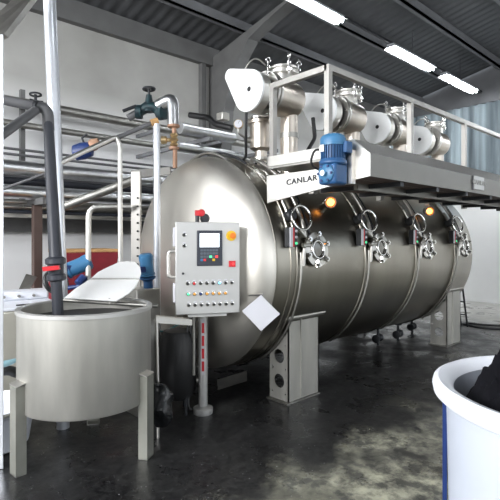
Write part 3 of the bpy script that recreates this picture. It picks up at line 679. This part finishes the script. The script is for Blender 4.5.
# lower pump casing / floor plate under the vessel head
gp2 = px(234, 380, 4.55)
tag(obj('metal_sheet', MB().prism([px(217, 380, 4.55), px(247, 371, 4.75), px(247, 381, 4.8), px(218, 390, 4.60)], (.01, .01, 0)), 'dullsteel'), 'flat metal sheet leaning beneath the vessel head near the plate leg', 'sheet')
# ================================================================== LEFT SIDE: pipes in front
dk = 3.55
def tagpipe(name, pts, r, m, label, cat='pipe', fr=.06, group=None, n=16):
    return tag(obj(name, MB().tube(fillet(pts, fr), r, n), m), label, cat, group)
FP = thing('filling_pipe', px(57, 300, dk), 'dark grey plastic pipe with ball valve dropping into the open tub', 'pipe')
obj('horizontal_run', MB().tube([px(-30, 93, 3.45), px(34, 106.5, 3.58)], .036, 18), 'pvc2', FP)
obj('elbow', MB().tube(fillet([px(30, 106, 3.58), px(47.5, 108, 3.6), px(48.5, 130, 3.6)], .07), .043, 18), 'pvc2', FP)
obj('drop_pipe', MB().tube([px(48, 118, 3.6), px(55.5, 258, 3.45)], [.037, .047], 20), 'pvc', FP)
obj('lower_pipe', MB().tube([px(56, 275, 3.45), px(58.5, 322, 3.45)], .040, 18), 'pvc', FP)
vb = obj('ball_valve', MB().lathe([(.05, 0), (.068, .01), (.068, .045), (.055, .055), (.058, .12), (.072, .13), (.072, .165), (.05, .18)], px(56.5, 281, 3.45), px(55.3, 257, 3.45)-px(56.5, 281, 3.45), 24), 'pvc', FP)
obj('red_handle', MB().prism([px(42, 267, 3.34), px(58, 265.5, 3.36), px(59, 269.5, 3.36), px(43, 271.5, 3.34)], FW*.03), 'red', vb, label='red lever handle')
obj('flange', MB().cyl(px(35, 106.5, 3.57), px(38, 107, 3.57), .05, 20), 'dark', FP)
obj('branch_run', MB().tube([px(-30, 158, 3.1), px(36, 110, 3.55)], .034, 16), 'pvc2', FP)
# pale slanted pipe behind the dark one
tag(obj('white_pipe', MB().tube([px(48.5, -30, 3.9), px(61.5, 300, 3.9), Vector((px(63, 420, 3.9).x, px(63, 420, 3.9).y, 0))], .052, 24), 'galv'), 'shiny pale vertical pipe just behind the dark filling pipe', 'pipe')
tag(obj('white_post', MB().box(px(-6, 400, 3.3)*1+Vector((0, 0, 0)), px(-6, 400, 3.3)+Vector((.075, .05, 0))+Vector((0, 0, 3.03-px(-6, 400, 3.3).z)) ) if False else MB().prism([Vector((p.x, p.y, 0)) for p in (px(-8, 300, 3.2), px(3.5, 300, 3.2), px(3.5, 300, 3.27), px(-8, 300, 3.27))], (0, 0, px(0, 34, 3.2).z)), 'galv', bevel=.005), 'white square post rising at the picture edge up to the slanting channel', 'post')
mb = MB().prism([px(-20, 44, 3.22), px(-20, 30, 3.22), px(24, -12, 3.6), px(40, -12, 3.6), px(4, 34, 3.22)], FW*.06)
tag(obj('slanting_channel', mb, 'dullsteel'), 'grey steel channel slanting upwards from the white square post', 'channel')
# ================================================================== pipes along the wall
def xpipe(name, x, y, r, Y, m, label, cat='pipe', xa=-1.0, xb=8.0, group=None):
    z = EYE+(237-y)/(750-x)*Y*1.4688
    return tag(obj(name, MB().cyl((xa, Y, z), (xb, Y, z), r, 20), m), label, cat, group)
xpipe('clad_pipe', 125, 122, .065, 6.6, 'dullsteel', 'topmost steel pipe running along the plaster wall', xb=6.2)
xpipe('wall_pipe', 120, 140, .045, 6.6, 'dullsteel', 'grey pipe directly beneath the topmost wall pipe', xb=6.2)
xpipe('thin_wall_pipe', 10, 148.5, .018, 6.6, 'pvc2', 'upper of two thin dark pipes along the wall', xb=6.2)
xpipe('thin_wall_pipe', 10, 154, .018, 6.6, 'pvc2', 'lower of two thin dark pipes along the wall', xb=6.2)
xpipe('clad_pipe', 20, 168, .09, 6.2, 'foil', 'thick foil clad pipe midway up the pipe rack', xb=5.6)
xpipe('dark_beam_pipe', 20, 181, .05, 6.5, 'pvc', 'dark pipe between two thick foil clad pipes', xb=5.6)
xpipe('clad_pipe', 20, 192, .08, 6.1, 'foil', 'lowest thick foil clad pipe of the rack', xb=5.6)
xpipe('wall_pipe', 20, 202, .035, 6.4, 'steel', 'narrow steel pipe under the lowest foil clad pipe', xb=5.6)
# two bright clad pipes beside the vessel top
def pbar(name, a, b, Y, r, m, label, cat='pipe'):
    za = EYE+(237-a[1])/(750-a[0])*Y*1.4688
    xa_, xb_ = [(depY(q, Y)-.7325*Y)/.681 for q in (a[0], b[0])]
    return tag(obj(name, MB().cyl((xa_, Y, za), (xb_, Y, za), r, 22), m), label, cat)
pbar('clad_pipe', (180, 128), (233, 0), 5.15, .075, 'foil', 'bright clad pipe ending behind the pressure gauge')
pbar('clad_pipe', (177, 146), (244, 0), 5.15, .06, 'foil', 'bright clad pipe just above the vessel crown')
tag(obj('dark_hose', MB().tube(fillet([px(190, 115, 5.6), px(210, 118, 5.4), px(214, 124, 5.3), px(232, 128, 5.2)], .08), .035, 12), 'black'), 'thick black hose by the wall corner above the clad pipes', 'hose')
tag(obj('hose_box', MB().cbox(px(223, 117, 5.3), (.11, .11, .09)), 'satin', bevel=.01), 'small grey box on the black hose by the wall corner', 'box')
tag(obj('hanging_cable', MB().tube(fillet([px(246.5, 110, 4.5), px(246, 130, 4.55), px(246, 158, 4.7), px(240, 162, 4.8)], .05), .014, 10), 'black'), 'black cable hanging down from the first white guard', 'cable')
tag(obj('hanging_cable', MB().tube(fillet([px(313, 118, 4.75), px(315, 138, 4.7), px(308, 150, 4.6)], .04), .02, 10), 'black'), 'black cable hanging below the second white guard', 'cable')
# foil elbow riser and valves
ER = thing('riser_pipe', px(173, 130, 4.9), 'foil clad riser with elbow at the top beside the dark green valve', 'pipe')
obj('clad_elbow', MB().tube(fillet([px(158, 106, 5.0), px(173, 97.5, 4.95), px(173.5, 127, 4.9)], .13, 10), .062, 22), 'foil', ER)
obj('rusty_flange', MB().lathe([(.05, -.03), (.065, -.02), (.065, .0), (.04, .01)], px(173.5, 127, 4.9), (0, 0, -1), 20), 'rust', ER)
obj('lower_pipe', MB().tube([px(174, 127, 4.9), px(175, 152, 4.9), px(175, 168, 4.9)], .024, 12), 'rust', ER)
BV = thing('brass_valve', px(173, 140, 4.9), 'brass valve with side fittings under the foil clad riser', 'valve')
c = px(174, 140, 4.9)
obj('valve_body', MB().lathe([(.03, -.07), (.045, -.05), (.03, -.02), (.05, 0), (.03, .03), (.045, .05), (.03, .07)], c, (0, 0, 1), 16), 'brass', BV)
obj('side_port', MB().lathe([(.02, 0), (.02, .07), (.04, .08), (.04, .10), (.045, .13), (.02, .14)], c, -RT, 14), 'brass', BV)
obj('flange', MB().cyl(c-Vector((0, 0, .10)), c-Vector((0, 0, .075)), .055, 16), 'rust', BV)
GV = thing('gate_valve', px(150, 115, 5.0), 'dark green gate valve with handwheel above the wall pipes', 'valve')
c1, c2 = px(139, 112, 5.0), px(162, 113, 5.0)
obj('valve_body', MB().tube([c1, px(147, 107, 5.0), px(154, 107, 5.0), c2], [.05, .06, .06, .05], 16).tube([px(149, 112, 5.0), px(149, 95, 5.0)], [.06, .03], 16), 'green', GV)
obj('flange', MB().cyl(c1+RT*.03, c1-RT*.03, .075, 20), 'green', GV); obj('flange', MB().cyl(c2+RT*.03-FW*.02, c2-RT*.03+FW*.02, .075, 20), 'green', GV)
obj('handwheel', MB().ring(px(149, 89, 5.0), (0, .1, 1), .06, .012, 24, 8).tube([px(143, 89, 5.0), px(155, 89, 5.0)], .008, 6).tube([px(149, 89, 5.0), px(149, 96, 5.0)], .012, 8), 'dark', GV)
obj('lever', MB().tube([px(136, 106, 4.95), px(123, 111, 4.9)], .018, 8), 'dark', GV)
obj('pipe_stub', MB().tube([px(137, 113, 5.0), px(128, 118, 5.0)], .04, 14), 'pvc2', GV)
WV = thing('small_valve', px(36, 104, 6.3), 'small dark valve with handwheel on the topmost wall pipe', 'valve')
obj('handwheel', MB().ring(px(35.5, 94.5, 6.3), (0, .1, 1), .07, .014, 20, 8).tube([px(35.5, 94.5, 6.3), px(36, 106, 6.3)], .02, 8), 'dark', WV)
obj('valve_body', MB().lathe([(.04, -.09), (.06, -.08), (.05, 0), (.06, .08), (.04, .09)], px(36, 104, 6.3), (1, 0, 0), 16), 'dark', WV)
NV = thing('blue_valve', px(86, 150, 4.6), 'dark blue pump valve with orange cap behind the handrail', 'valve')
obj('valve_body', MB().lathe([(.04, -.10), (.075, -.08), (.085, 0), (.07, .08), (.03, .10)], px(83, 151, 4.6), RT+Vector((0, 0, .25)), 20), 'navy', NV)
obj('orange_cap', MB().lathe([(.055, 0), (.06, .03), (.04, .09), (.0, .10)], px(91, 146, 4.55), RT+Vector((0, 0, .5)), 18), 'rust', NV)
obj('lever', MB().tube([px(85, 146, 4.6), px(82, 138, 4.6), px(87, 134, 4.6)], .012, 8), 'dark', NV)
# handrail tube and second tube
tagpipe('handrail', [px(60, 163, 3.9), px(116, 136.5, 4.3), px(120, 145, 4.3), px(120.5, 290, 4.3)], .022, 'satin', 'bent tubular handrail rising behind the tub', 'handrail', fr=.09)
tagpipe('handrail', [px(88, 300, 4.4), px(88.5, 207, 4.4), px(131, 206.5, 4.5)], .026, 'satin', 'lower bent grey tube frame to the left of the perforated post', 'handrail', fr=.10)
tagpipe('slanting_pipe', [px(-10, 194, 4.2), px(60, 168, 4.4)], .013, 'pvc2', 'thin dark pipe crossing behind the dark filling pipe')
SP = thing('slanting_pipe', px(130, 140, 4.45), 'slanting pipe ending in an orange capped tee above the vessel head', 'pipe')
obj('run', MB().tube([px(60, 162, 4.1), px(153, 122.5, 4.5)], .022, 14), 'pvc2', SP)
obj('end_cap', MB().tube([px(151, 123, 4.48), px(158, 121, 4.5)], .034, 14), 'wood', SP)
tag(obj('white_pipe', MB().tube([px(156.5, 124, 4.5), px(157, 178, 4.5), Vector((px(157, 178, 4.5).x, px(157, 178, 4.5).y, 0))], .034, 18), 'galv'), 'slim white pipe standing below the orange capped tee', 'pipe')
# perforated post and its arm
PPo = thing('perforated_post', px(135, 300, 4.55), 'perforated grey steel post with arm reaching over the vessel head', 'post')
a, b = px(131, 172, 4.55), px(140, 172, 4.50)
p0 = Vector((a.x, a.y, 0)); p1 = Vector((b.x, b.y, 0))
obj('upright', MB().prism([p0, p1, p1+FW*.06, p0+FW*.06], (0, 0, a.z)), 'rail', PPo)
for j in range(9):
    c = px(137.5, 198+j*8.3, 4.50); obj('bolt_hole', MB().cyl(c, c+FW*.03, .010, 10), 'black', PPo)
obj('arm', MB().prism([px(131, 170, 4.55), px(170, 167, 4.75), px(170, 174, 4.75), px(131, 178, 4.55)], FW*.05), 'rail', PPo)
tagpipe('slanting_beam', [px(60, 208, 4.8), px(134, 180, 4.9)], .045, 'dullsteel', 'slanting grey beam between the wall pipes and the perforated post', 'beam', fr=.05)
# cable tray and lower ledge beam at the wall
z1_ = EYE+(237-217)/(750-20)*6.7*1.4688
CT = MB().box((-1, 6.5, z1_-.01), (7.5, 6.75, z1_)).box((-1, 6.495, z1_-.01), (7.5, 6.505, z1_+.06))
CTo = thing('cable_tray', (3, 6.6, z1_), 'perforated metal cable tray with cables along the wall', 'cable tray')
obj('tray', CT, 'satin', CTo)
obj('cables', MB().cyl((-1, 6.62, z1_+.03), (7.5, 6.62, z1_+.03), .03, 10).cyl((-1, 6.56, z1_+.025), (7.5, 6.56, z1_+.025), .02, 10), 'navy', CTo)
struct('trim_ledge', MB().box((-7, 6.88, 1.67), (8.0, 7.0, 1.88)), 'frame')
BPo = thing('brown_post', (0, 0, 0), 'brown steel post with crosshead supporting the wall pipes', 'post')
p = px(37, 295, 5.9); BPo.location = (p.x, p.y, 0)
obj('upright', MB().box((p.x-.05, p.y-.05, 0), (p.x+.05, p.y+.05, 2.02)), 'brown', BPo)
obj('crosshead', MB().box((p.x-.05, p.y-.35, 2.0), (p.x+.05, p.y+.70, 2.08)).box((p.x-.03, p.y+.55, 2.08), (p.x+.03, p.y+.62, 3.6)), 'frame', BPo)
for y, rr, Y, m_, lb in ((176, .03, 6.7, 'pvc2', 'thin grey pipe tucked between the thick foil clad pipes'), (207, .045, 6.55, 'steel', 'bright steel pipe just above the cable tray'), (212, .02, 6.3, 'pvc', 'thin dark pipe just above the cable tray'), (186, .03, 6.65, 'foil', 'slim foil pipe above the lowest thick clad pipe')):
    xpipe('wall_pipe', 20, y, rr, Y, m_, lb, xb=5.8)
for x in (1.0, 3.9, 5.2):
    struct('trim_pipe_bracket', MB().box((x, 5.0, 2.915), (x+.05, 7.0, 2.97)).box((x, 5.9, 2.17), (x+.05, 7.0, 2.22)).box((x, 6.4, 3.26), (x+.05, 7.0, 3.31)).box((x, 5.20, 2.70), (x+.05, 5.23, 2.93)).box((x, 5.07, 2.70), (x+.05, 5.23, 2.74)), 'purlin')
tag(obj('shade_cylinder', MB().lathe([(0, -.15), (.30, -.10), (.42, 0), (.42, 2.6), (.30, 2.7), (0, 2.75)], (3.0, 5.65, .47), (1, 0, 0), 40).box((3.3, 5.4, 0), (3.4, 5.9, .3)).box((5.2, 5.4, 0), (5.3, 5.9, .3)), 'black'), 'large black cylinder added behind the vessel to darken the space beneath', 'shade cylinder')  # black body added to block light and darken the gap under the vessel
c = px(178, 350, 4.28)
PB = thing('booster_pump', (c.x, c.y, 0), 'black upright pump casing in the shadow between tub and cabinet post', 'pump')
obj('casing', MB().lathe([(.0, .12), (.12, .13), (.17, .20), (.17, .66), (.13, .74), (0, .77)], (c.x, c.y, 0), (0, 0, 1), 32), 'black', PB)
for a in (.5, 2.6, 4.7):
    obj('leg', MB().cyl((c.x+.13*math.cos(a), c.y+.13*math.sin(a), 0), (c.x+.13*math.cos(a), c.y+.13*math.sin(a), .22), .014, 8), 'dark', PB)
# ================================================================== background low things
# red dye trolley with wooden edge
a = px(60, 250, 5.1); bq = px(119, 252, 5.5)
RB = thing('red_cloth_bin', Vector(((a.x+bq.x)/2, (a.y+bq.y)/2, 0)), 'bin lined with dark red cloth under a wooden edge behind the lid', 'bin')
d = (bq-a); d.z = 0; d.normalize(); nn = Vector((-d.y, d.x, 0)); 
if nn.dot(FW) < 0: nn = -nn
a0_ = Vector((a.x, a.y, .75)); b0_ = Vector((bq.x, bq.y, .75))
obj('red_cloth', MB().prism([a0_+Vector((0, 0, 0)), b0_-d*.12, b0_+Vector((0, 0, .68)), a0_+Vector((0, 0, .68))], nn*.5), 'darkred', RB)
obj('wooden_edge', MB().prism([a0_+Vector((0, 0, .67)), b0_+Vector((0, 0, .67)), b0_+Vector((0, 0, .71)), a0_+Vector((0, 0, .71))], nn*.52), 'wood', RB)
obj('base', MB().prism([a0_-Vector((0, 0, .75)), b0_-Vector((0, 0, .75)), b0_, a0_], nn*.5), 'dullsteel', RB)
# blue pumps
def pump(c, ax, label, s=1.0, cm='lblue'):
    o = thing('pump_motor', c, label, 'motor'); ax = Vector(ax).normalized()
    obj('motor_body', MB().lathe([(.075*s, -.12*s), (.085*s, -.11*s), (.085*s, .05*s), (.095*s, .055*s), (.095*s, .08*s), (.05*s, .10*s)], c, ax, 28), cm, o)
    obj('fan_cowl', MB().lathe([(.092*s, 0), (.092*s, .06*s), (.07*s, .085*s), (0, .09*s)], Vector(c)-ax*.11*s, -ax, 28), 'lblue', o)
    obj('terminal_box', MB().cbox(Vector(c)+Vector((-.09*s, -.02, .0)), (.08*s, .08*s, .07*s)), 'navy', o, bevel=.005)
    obj('base_flange', MB().lathe([(.10*s, 0), (.10*s, .02*s), (.06*s, .05*s), (.06*s, .16*s)], Vector(c)+ax*.10*s, ax, 24), 'blue', o)
    return o
pump(px(74, 268, 4.4), (-.75, .3, -.35), 'light blue pump motor left of the folded lid', .85)
pump(px(147, 269, 4.25), (.15, 0.1, -1), 'light blue motor between the folded lid and the control cabinet', .72)
tag(obj('machine_base', MB().box(px(66, 300, 4.55), px(66, 300, 4.55)+Vector((.40, .25, -px(66, 300, 4.55).z))), 'dullsteel', bevel=.01), 'low grey plinth beneath the pump left of the lid', 'plinth')
pb = px(146, 300, 4.2)
tag(obj('motor_stand', MB().box((pb.x-.10, pb.y-.02, 0), (pb.x+.14, pb.y+.22, pb.z+.10)), 'dullsteel', bevel=.01), 'steel stand under the light blue motor beside the cabinet', 'stand')
p = px(55, 282, 4.3)
tag(obj('cable_coil', MB().ring(p, (0.3, -1, .4), .10, .022, 28, 8).ring(p+Vector((.05, .02, -.02)), (0.2, -1, .6), .07, .022, 24, 8), 'black'), 'coil of black hose hanging beside the ball valve', 'hose')
p = px(72, 287, 4.2)
tag(obj('blue_coupling', MB().tube([px(78, 284, 4.3), px(84, 277, 4.35)], .04, 14).tube([px(68, 288, 4.3), px(80, 286, 4.3)], .02, 10), 'navy'), 'dark blue pipe coupling in front of the lid edge', 'coupling')
# long beige tank left behind the tub
tk = MB()
p = px(-30, 305, 4.1); q = px(58, 292, 4.6)
BT = thing('dye_tank', Vector((.9, 4.2, 0)), 'beige steel tank with white top behind the round tub', 'tank')
c0 = px(-30, 305, 4.0); c1 = px(62, 296, 4.45)
d = (c1-c0); d.z = 0; L0 = d.length; d.normalize(); nn = Vector((-d.y, d.x, 0)); nn = nn if nn.dot(FW) > 0 else -nn
b0 = Vector((c0.x, c0.y, .0)); b1 = b0+d*L0; ztk = .93
obj('tank_wall', MB().prism([b0, b1, Vector((b1.x, b1.y, ztk)), Vector((b0.x, b0.y, ztk))], nn*.75), mat('beige_steel', (.55, .53, .46), .45, .3, scale=4, var=.06), BT, bevel=.02)
obj('tank_top', MB().prism([Vector((b0.x, b0.y, ztk)), Vector((b1.x, b1.y, ztk)), Vector((b1.x, b1.y, ztk+.03)), Vector((b0.x, b0.y, ztk+.03))], nn*.77), 'plastic', BT, bevel=.008)
obj('ridge', MB().prism([Vector((b0.x, b0.y, ztk+.03))+nn*.5, Vector((b1.x, b1.y, ztk+.03))+nn*.5, Vector((b1.x, b1.y, ztk+.12))+nn*.5, Vector((b0.x, b0.y, ztk+.12))+nn*.5], nn*.25), 'plastic', BT, bevel=.02)
for t in (.44, .62, .80):
    c = b0+d*L0*t+nn*.5; obj('bolt', MB().cyl(Vector((c.x, c.y, ztk+.075)), Vector((c.x, c.y, ztk+.075))-nn*.03, .014, 10), 'dullsteel', BT)
c = b0+d*L0*.50+nn*.1; obj('slot_handle', MB().prism([Vector((c.x, c.y, ztk+.031))+d*.0, Vector((c.x, c.y, ztk+.031))+d*.2, Vector((c.x, c.y, ztk+.042))+d*.2, Vector((c.x, c.y, ztk+.042))], nn*.02), 'black', BT)
tag(obj('leaning_sheet', MB().prism([px(18, 291, 4.9), px(29, 291, 4.9), px(37, 277, 5.1), px(26, 274, 5.1)], (.01, .01, 0)), 'dullsteel'), 'small grey metal sheet leaning on the tank top near the post', 'sheet')
# lower left white basin and hose nozzle
wb = px(-10, 430, 3.55)
WB = thing('white_basin', (wb.x, wb.y, 0), 'white rounded basin on the floor at the picture edge beside the tub leg', 'basin')
obj('bowl', MB().lathe([(.22, .0), (.27, .03), (.31, .28), (.335, .30), (.335, .32), (.30, .325), (.28, .28), (.25, .05), (0, .04)], (wb.x, wb.y, .0), (0, 0, 1), 48), 'plastic', WB)
obj('rim', MB().ring((wb.x, wb.y, .315), (0, 0, 1), .325, .014, 48, 8), 'satin', WB)
tag(obj('hose_nozzle', MB().tube([px(-4, 366, 3.6), px(8, 363, 3.62), px(20, 359, 3.68)], [.03, .024, .012], 12), mat('teal_plastic', (.25, .42, .48), .35)), 'pale teal hose nozzle sticking out left of the tub', 'nozzle')
tag(obj('black_hose', MB().tube(fillet([px(-6, 372, 3.75), px(10, 370, 3.8), px(18, 374, 3.9), px(40, 371, 4.0)], .05), .04, 12), 'black'), 'thick black hose left of the tub under the teal nozzle', 'hose')
# ================================================================== right side floor items
cp = [px(452, 318, 7.7), px(462, 325, 8.5), px(478, 329, 8.1), px(520, 331, 7.9)]
for p in cp: p.z = .02
cp2 = [px(455, 322, 7.9), px(462, 323.5, 8.6), px(485, 326, 8.35), px(530, 327, 8.2)]
for p in cp2: p.z = .02
tagpipe('floor_hose', cp, .022, 'black', 'nearer of two black hoses on the pale floor past the vessel', 'hose', fr=.5)
tagpipe('floor_hose', cp2, .018, 'black', 'farther of two black hoses on the pale floor past the vessel', 'hose', fr=.5)
LA = px(466, 326, 8.4)
LDR = thing('step_ladder', (LA.x, LA.y, 0), 'small dark step ladder behind the far plate leg', 'ladder')
def gr(x, dep): p = px(x, 300, dep); p.z = 0; return p
tA, tB = gr(455, 8.0), gr(461, 7.9); tA2, tB2 = gr(461, 8.3), gr(467.5, 8.2)
for aa, bb in ((tA2, Vector((tA.x, tA.y, 0))), (tB2, tB)):
    obj('rail', MB().tube([Vector((aa.x, aa.y, .02)), Vector((bb.x, bb.y, .95))], .016, 8), 'dark', LDR)
for t in (.25, .5, .75):
    obj('rung', MB().tube([tA2.lerp(Vector((tA.x, tA.y, .95)), t), tB2.lerp(Vector((tB.x, tB.y, .95)), t)], .012, 8), 'dark', LDR)
for i, (x, y, dep) in enumerate(((398, 328, 7.2), (378, 334, 6.9), (412, 322, 7.8))):
    c = px(x, y, dep); c.z = .10
    tag(obj('floor_valve', MB().lathe([(.03, -.1), (.06, -.09), (.06, -.07), (.03, -.05), (.035, .04), (.06, .06), (.06, .08), (.03, .1)], c, (1, .2, 0), 18).cyl((c.x, c.y, 0), c, .02, 10).tube([c, c+Vector((0, 0, .14))], .02, 8).ring(c+Vector((0, 0, .15)), (0, 0, 1), .05, .01, 16, 6), 'dark'),
        ('pipe valve on the floor under the vessel, midway of three', 'pipe valve on the floor under the vessel, closest of three to the near leg', 'pipe valve on the floor under the vessel, closest of three to the far leg')[i], 'valve', 'valves on the floor under the vessel')
# ================================================================== WHITE BIN front right
bc = px(582, 391, 1.50); BZ = 1.6-(391-237)*1.5/465; bR = .45
BN = thing('laundry_tub', (bc.x, bc.y, 0), 'white plastic tub with thick rolled rim holding black cloth', 'tub')
obj('rolled_rim', MB().lathe([(bR-.07, -.03), (bR-.045, .0), (bR-.02, .006), (bR-.004, -.002), (bR, -.018), (bR-.004, -.04), (bR-.02, -.055), (bR-.035, -.05)], (bc.x, bc.y, BZ), (0, 0, 1), 96, close=False), 'plastic', BN)
obj('tub_wall', MB().lathe([(0, .10), (bR-.065, .10), (bR-.045, BZ-.05), (bR-.058, BZ-.03), (bR-.07, BZ-.03), (bR-.075, BZ-.32), (bR-.085, .14), (0, .13)], (bc.x, bc.y, 0), (0, 0, 1), 96, close=False), mat('bluish_plastic', (.42, .45, .51), .35, 0, scale=3, var=.03), BN)
d0 = (-RT+FW*.40).normalized()
tt = Vector((-d0.y, d0.x, 0))
q0 = bc+d0*(bR-.040); q0.z = 0
for sgn in (0, 1, 2):
    rot = Matrix.Rotation(sgn*2*PI/3, 3, 'Z'); dd = rot @ d0; t_ = rot @ tt; q0 = Vector((bc.x, bc.y, 0))+dd*(bR-.046)
    obj('blue_upright', MB().prism([q0-t_*.02+dd*.012, q0+t_*.02+dd*.012, q0+t_*.02-dd*.002, q0-t_*.02-dd*.004], (0, 0, BZ-.045)), 'navyblue', BN, label='blue upright of the carrying frame')
obj('base_ring', MB().ring((bc.x, bc.y, .09), (0, 0, 1), bR-.085, .02, 64, 8), 'blue', BN)
# black cloth heap
mb = MB(); n1_, n2_ = 60, 90; grid = []
from mathutils import noise as mn
cr_ = bR-.088
for i in range(n1_+1):
    r = cr_*i/n1_; row = []
    for j in range(n2_):
        a = 2*PI*j/n2_; x = r*math.cos(a); y = r*math.sin(a)
        e = 1-(i/n1_)**3
        w1 = mn.noise(Vector((x*5, y*5, 1))); w2 = 1-abs(mn.noise(Vector((x*7+3, y*7, w1*2)))); w3 = 1-abs(mn.noise(Vector((x*16+w1*3, y*16, 7))))
        h = BZ-.12+e*(.24+.07*w1+.12*(w2**4-.5)+.06*(w3**4-.5)); row.append(mb.v((bc.x+x, bc.y+y, h)))
    grid.append(row)
for i in range(n1_):
    for j in range(n2_):
        if i == 0:
            if j == 0: mb.bm.faces.new(grid[1])
            continue
        mb.bm.faces.new((grid[i][j], grid[i+1][j], grid[i+1][(j+1) % n2_], grid[i][(j+1) % n2_]))
for v in grid[0]: mb.bm.verts.remove(v)
tag(obj('cloth_heap', mb, 'fabric'), 'crumpled heap of black cloth piled inside the white tub', 'cloth')
# ================================================================== FLUORESCENT LIGHTS
LY, LZ = 4.5, 5.05
lab = ['fluorescent batten at the top of the picture, first of the hanging row', 'fluorescent batten in the middle of the hanging row', 'fluorescent batten nearest the corrugated end wall']
def batten(x0, x1, Y, Z, label):
    o = thing('fluorescent_light', ((x0+x1)/2, Y, Z), label, 'light', 'fluorescent lights hanging under the roof')
    obj('housing', MB().box((x0-.03, Y-.07, Z+.04), (x1+.03, Y+.07, Z+.10)), 'galv', o)
    obj('reflector', MB().prism([(x0-.03, Y-.13, Z+.02), (x0-.03, Y-.06, Z+.06), (x0-.03, Y+.06, Z+.06), (x0-.03, Y+.13, Z+.02), (x0-.03, Y+.06, Z+.068), (x0-.03, Y-.06, Z+.068)], (x1-x0+.06, 0, 0)), 'white', o)
    for s in (-.045, .045): obj('tube', MB().cyl((x0, Y+s, Z+.015), (x1, Y+s, Z+.015), .022, 12), 'tube', o)
    obj('hanger', MB().cyl(((x0+x1)/2, Y, Z+.10), ((x0+x1)/2, Y, roofz(Y)), .008, 6), 'dark', o)
    return o
def lx(x): return (depY(x, LY)-.7325*LY)/.681
batten(lx(282), lx(340), LY, LZ, lab[0]); batten(lx(391), lx(431), LY, LZ, lab[1]); batten(lx(444), lx(474), LY, LZ, lab[2])
tag(obj('light_conduit', MB().box((2, LY-.02, LZ+.10), (EX, LY+.02, LZ+.14)), 'dark'), 'dark conduit linking the hanging fluorescent lights', 'conduit')
batten(-4.2, -2.0, 5.6, 4.7, 'added fluorescent batten out of view, brightening the plaster wall before the pipe rack')  # this batten and the next are added out of view to brighten the wall
batten(-1.6, .6, 5.6, 4.7, 'added fluorescent batten out of view, brightening the pipe rack beside the plaster wall')
batten(-4.0, -2.6, 1.3, 4.7, 'added fluorescent batten behind the viewer, first of two brightening the reel guards'); batten(-2.0, -.6, 1.3, 4.7, 'added fluorescent batten behind the viewer, second of two brightening the reel guards')  # pair added behind the camera to light the white guard faces
for x, Y, w_ in ((9.2, 1.6, 'upper'), (9.2, .6, 'outer')):  # two unseen battens added as fill for the end wall
    batten(x, x+1.6, Y, 3.9, 'added low hung fluorescent batten out of view, brightening the white end wall, '+w_+' of two')
for i, (x, Y) in enumerate(((1.5, 0), (5.5, 0), (9.5, 0), (-3, 3.5), (-3, -3), (3, -4), (8, -4))):
    batten(x, x+1.4, Y, 5.05, ('fluorescent batten over the aisle behind the viewer', 'fluorescent batten over the aisle beside the tub of cloth', 'fluorescent batten over the far aisle', 'fluorescent batten over the hall entrance, machine side', 'fluorescent batten over the hall entrance, aisle side', 'fluorescent batten over the opposite bay', 'fluorescent batten over the opposite far bay')[i])
# ================================================================== LIGHT
def area(name, loc, tgt, sx, sy, power, col=(1, 1, 1)):
    l = bpy.data.lights.new(name, 'AREA'); l.shape = 'RECTANGLE'; l.size = sx; l.size_y = sy; l.energy = power; l.color = col
    o = bpy.data.objects.new(name, l); C.objects.link(o); o.location = loc
    o.rotation_euler = (Vector(tgt)-Vector(loc)).to_track_quat('-Z', 'Y').to_euler(); return o
area('daylight_high_window', (-6.9, 2.45, 3.85), (3, 2.8, 1.8), 7.9, 2.2, 1250, (.97, .98, 1.0))
area('daylight_side', (3.0, -8.5, 3.4), (4, 3, 1.2), 12, 2.0, 150, (.97, .98, 1.0))
wd = bpy.data.worlds.new('sky'); bpy.context.scene.world = wd; wd.use_nodes = True
wd.node_tree.nodes['Background'].inputs[0].default_value = (.88, .94, 1.0, 1); wd.node_tree.nodes['Background'].inputs[1].default_value = 1.5
# ================================================================== CAMERA
cam = bpy.data.cameras.new('camera'); co = bpy.data.objects.new('camera', cam); C.objects.link(co)
co.location = (0, 0, EYE); cam.sensor_width = 36; cam.lens = 465/500*36; cam.shift_y = -13/500; cam.clip_start = .05
co.rotation_euler = FW.to_track_quat('-Z', 'Y').to_euler()
sc = bpy.context.scene; sc.camera = co
sc.view_settings.view_transform = 'Standard'; sc.view_settings.look = 'None'; sc.view_settings.gamma = 1; sc.view_settings.exposure = .3
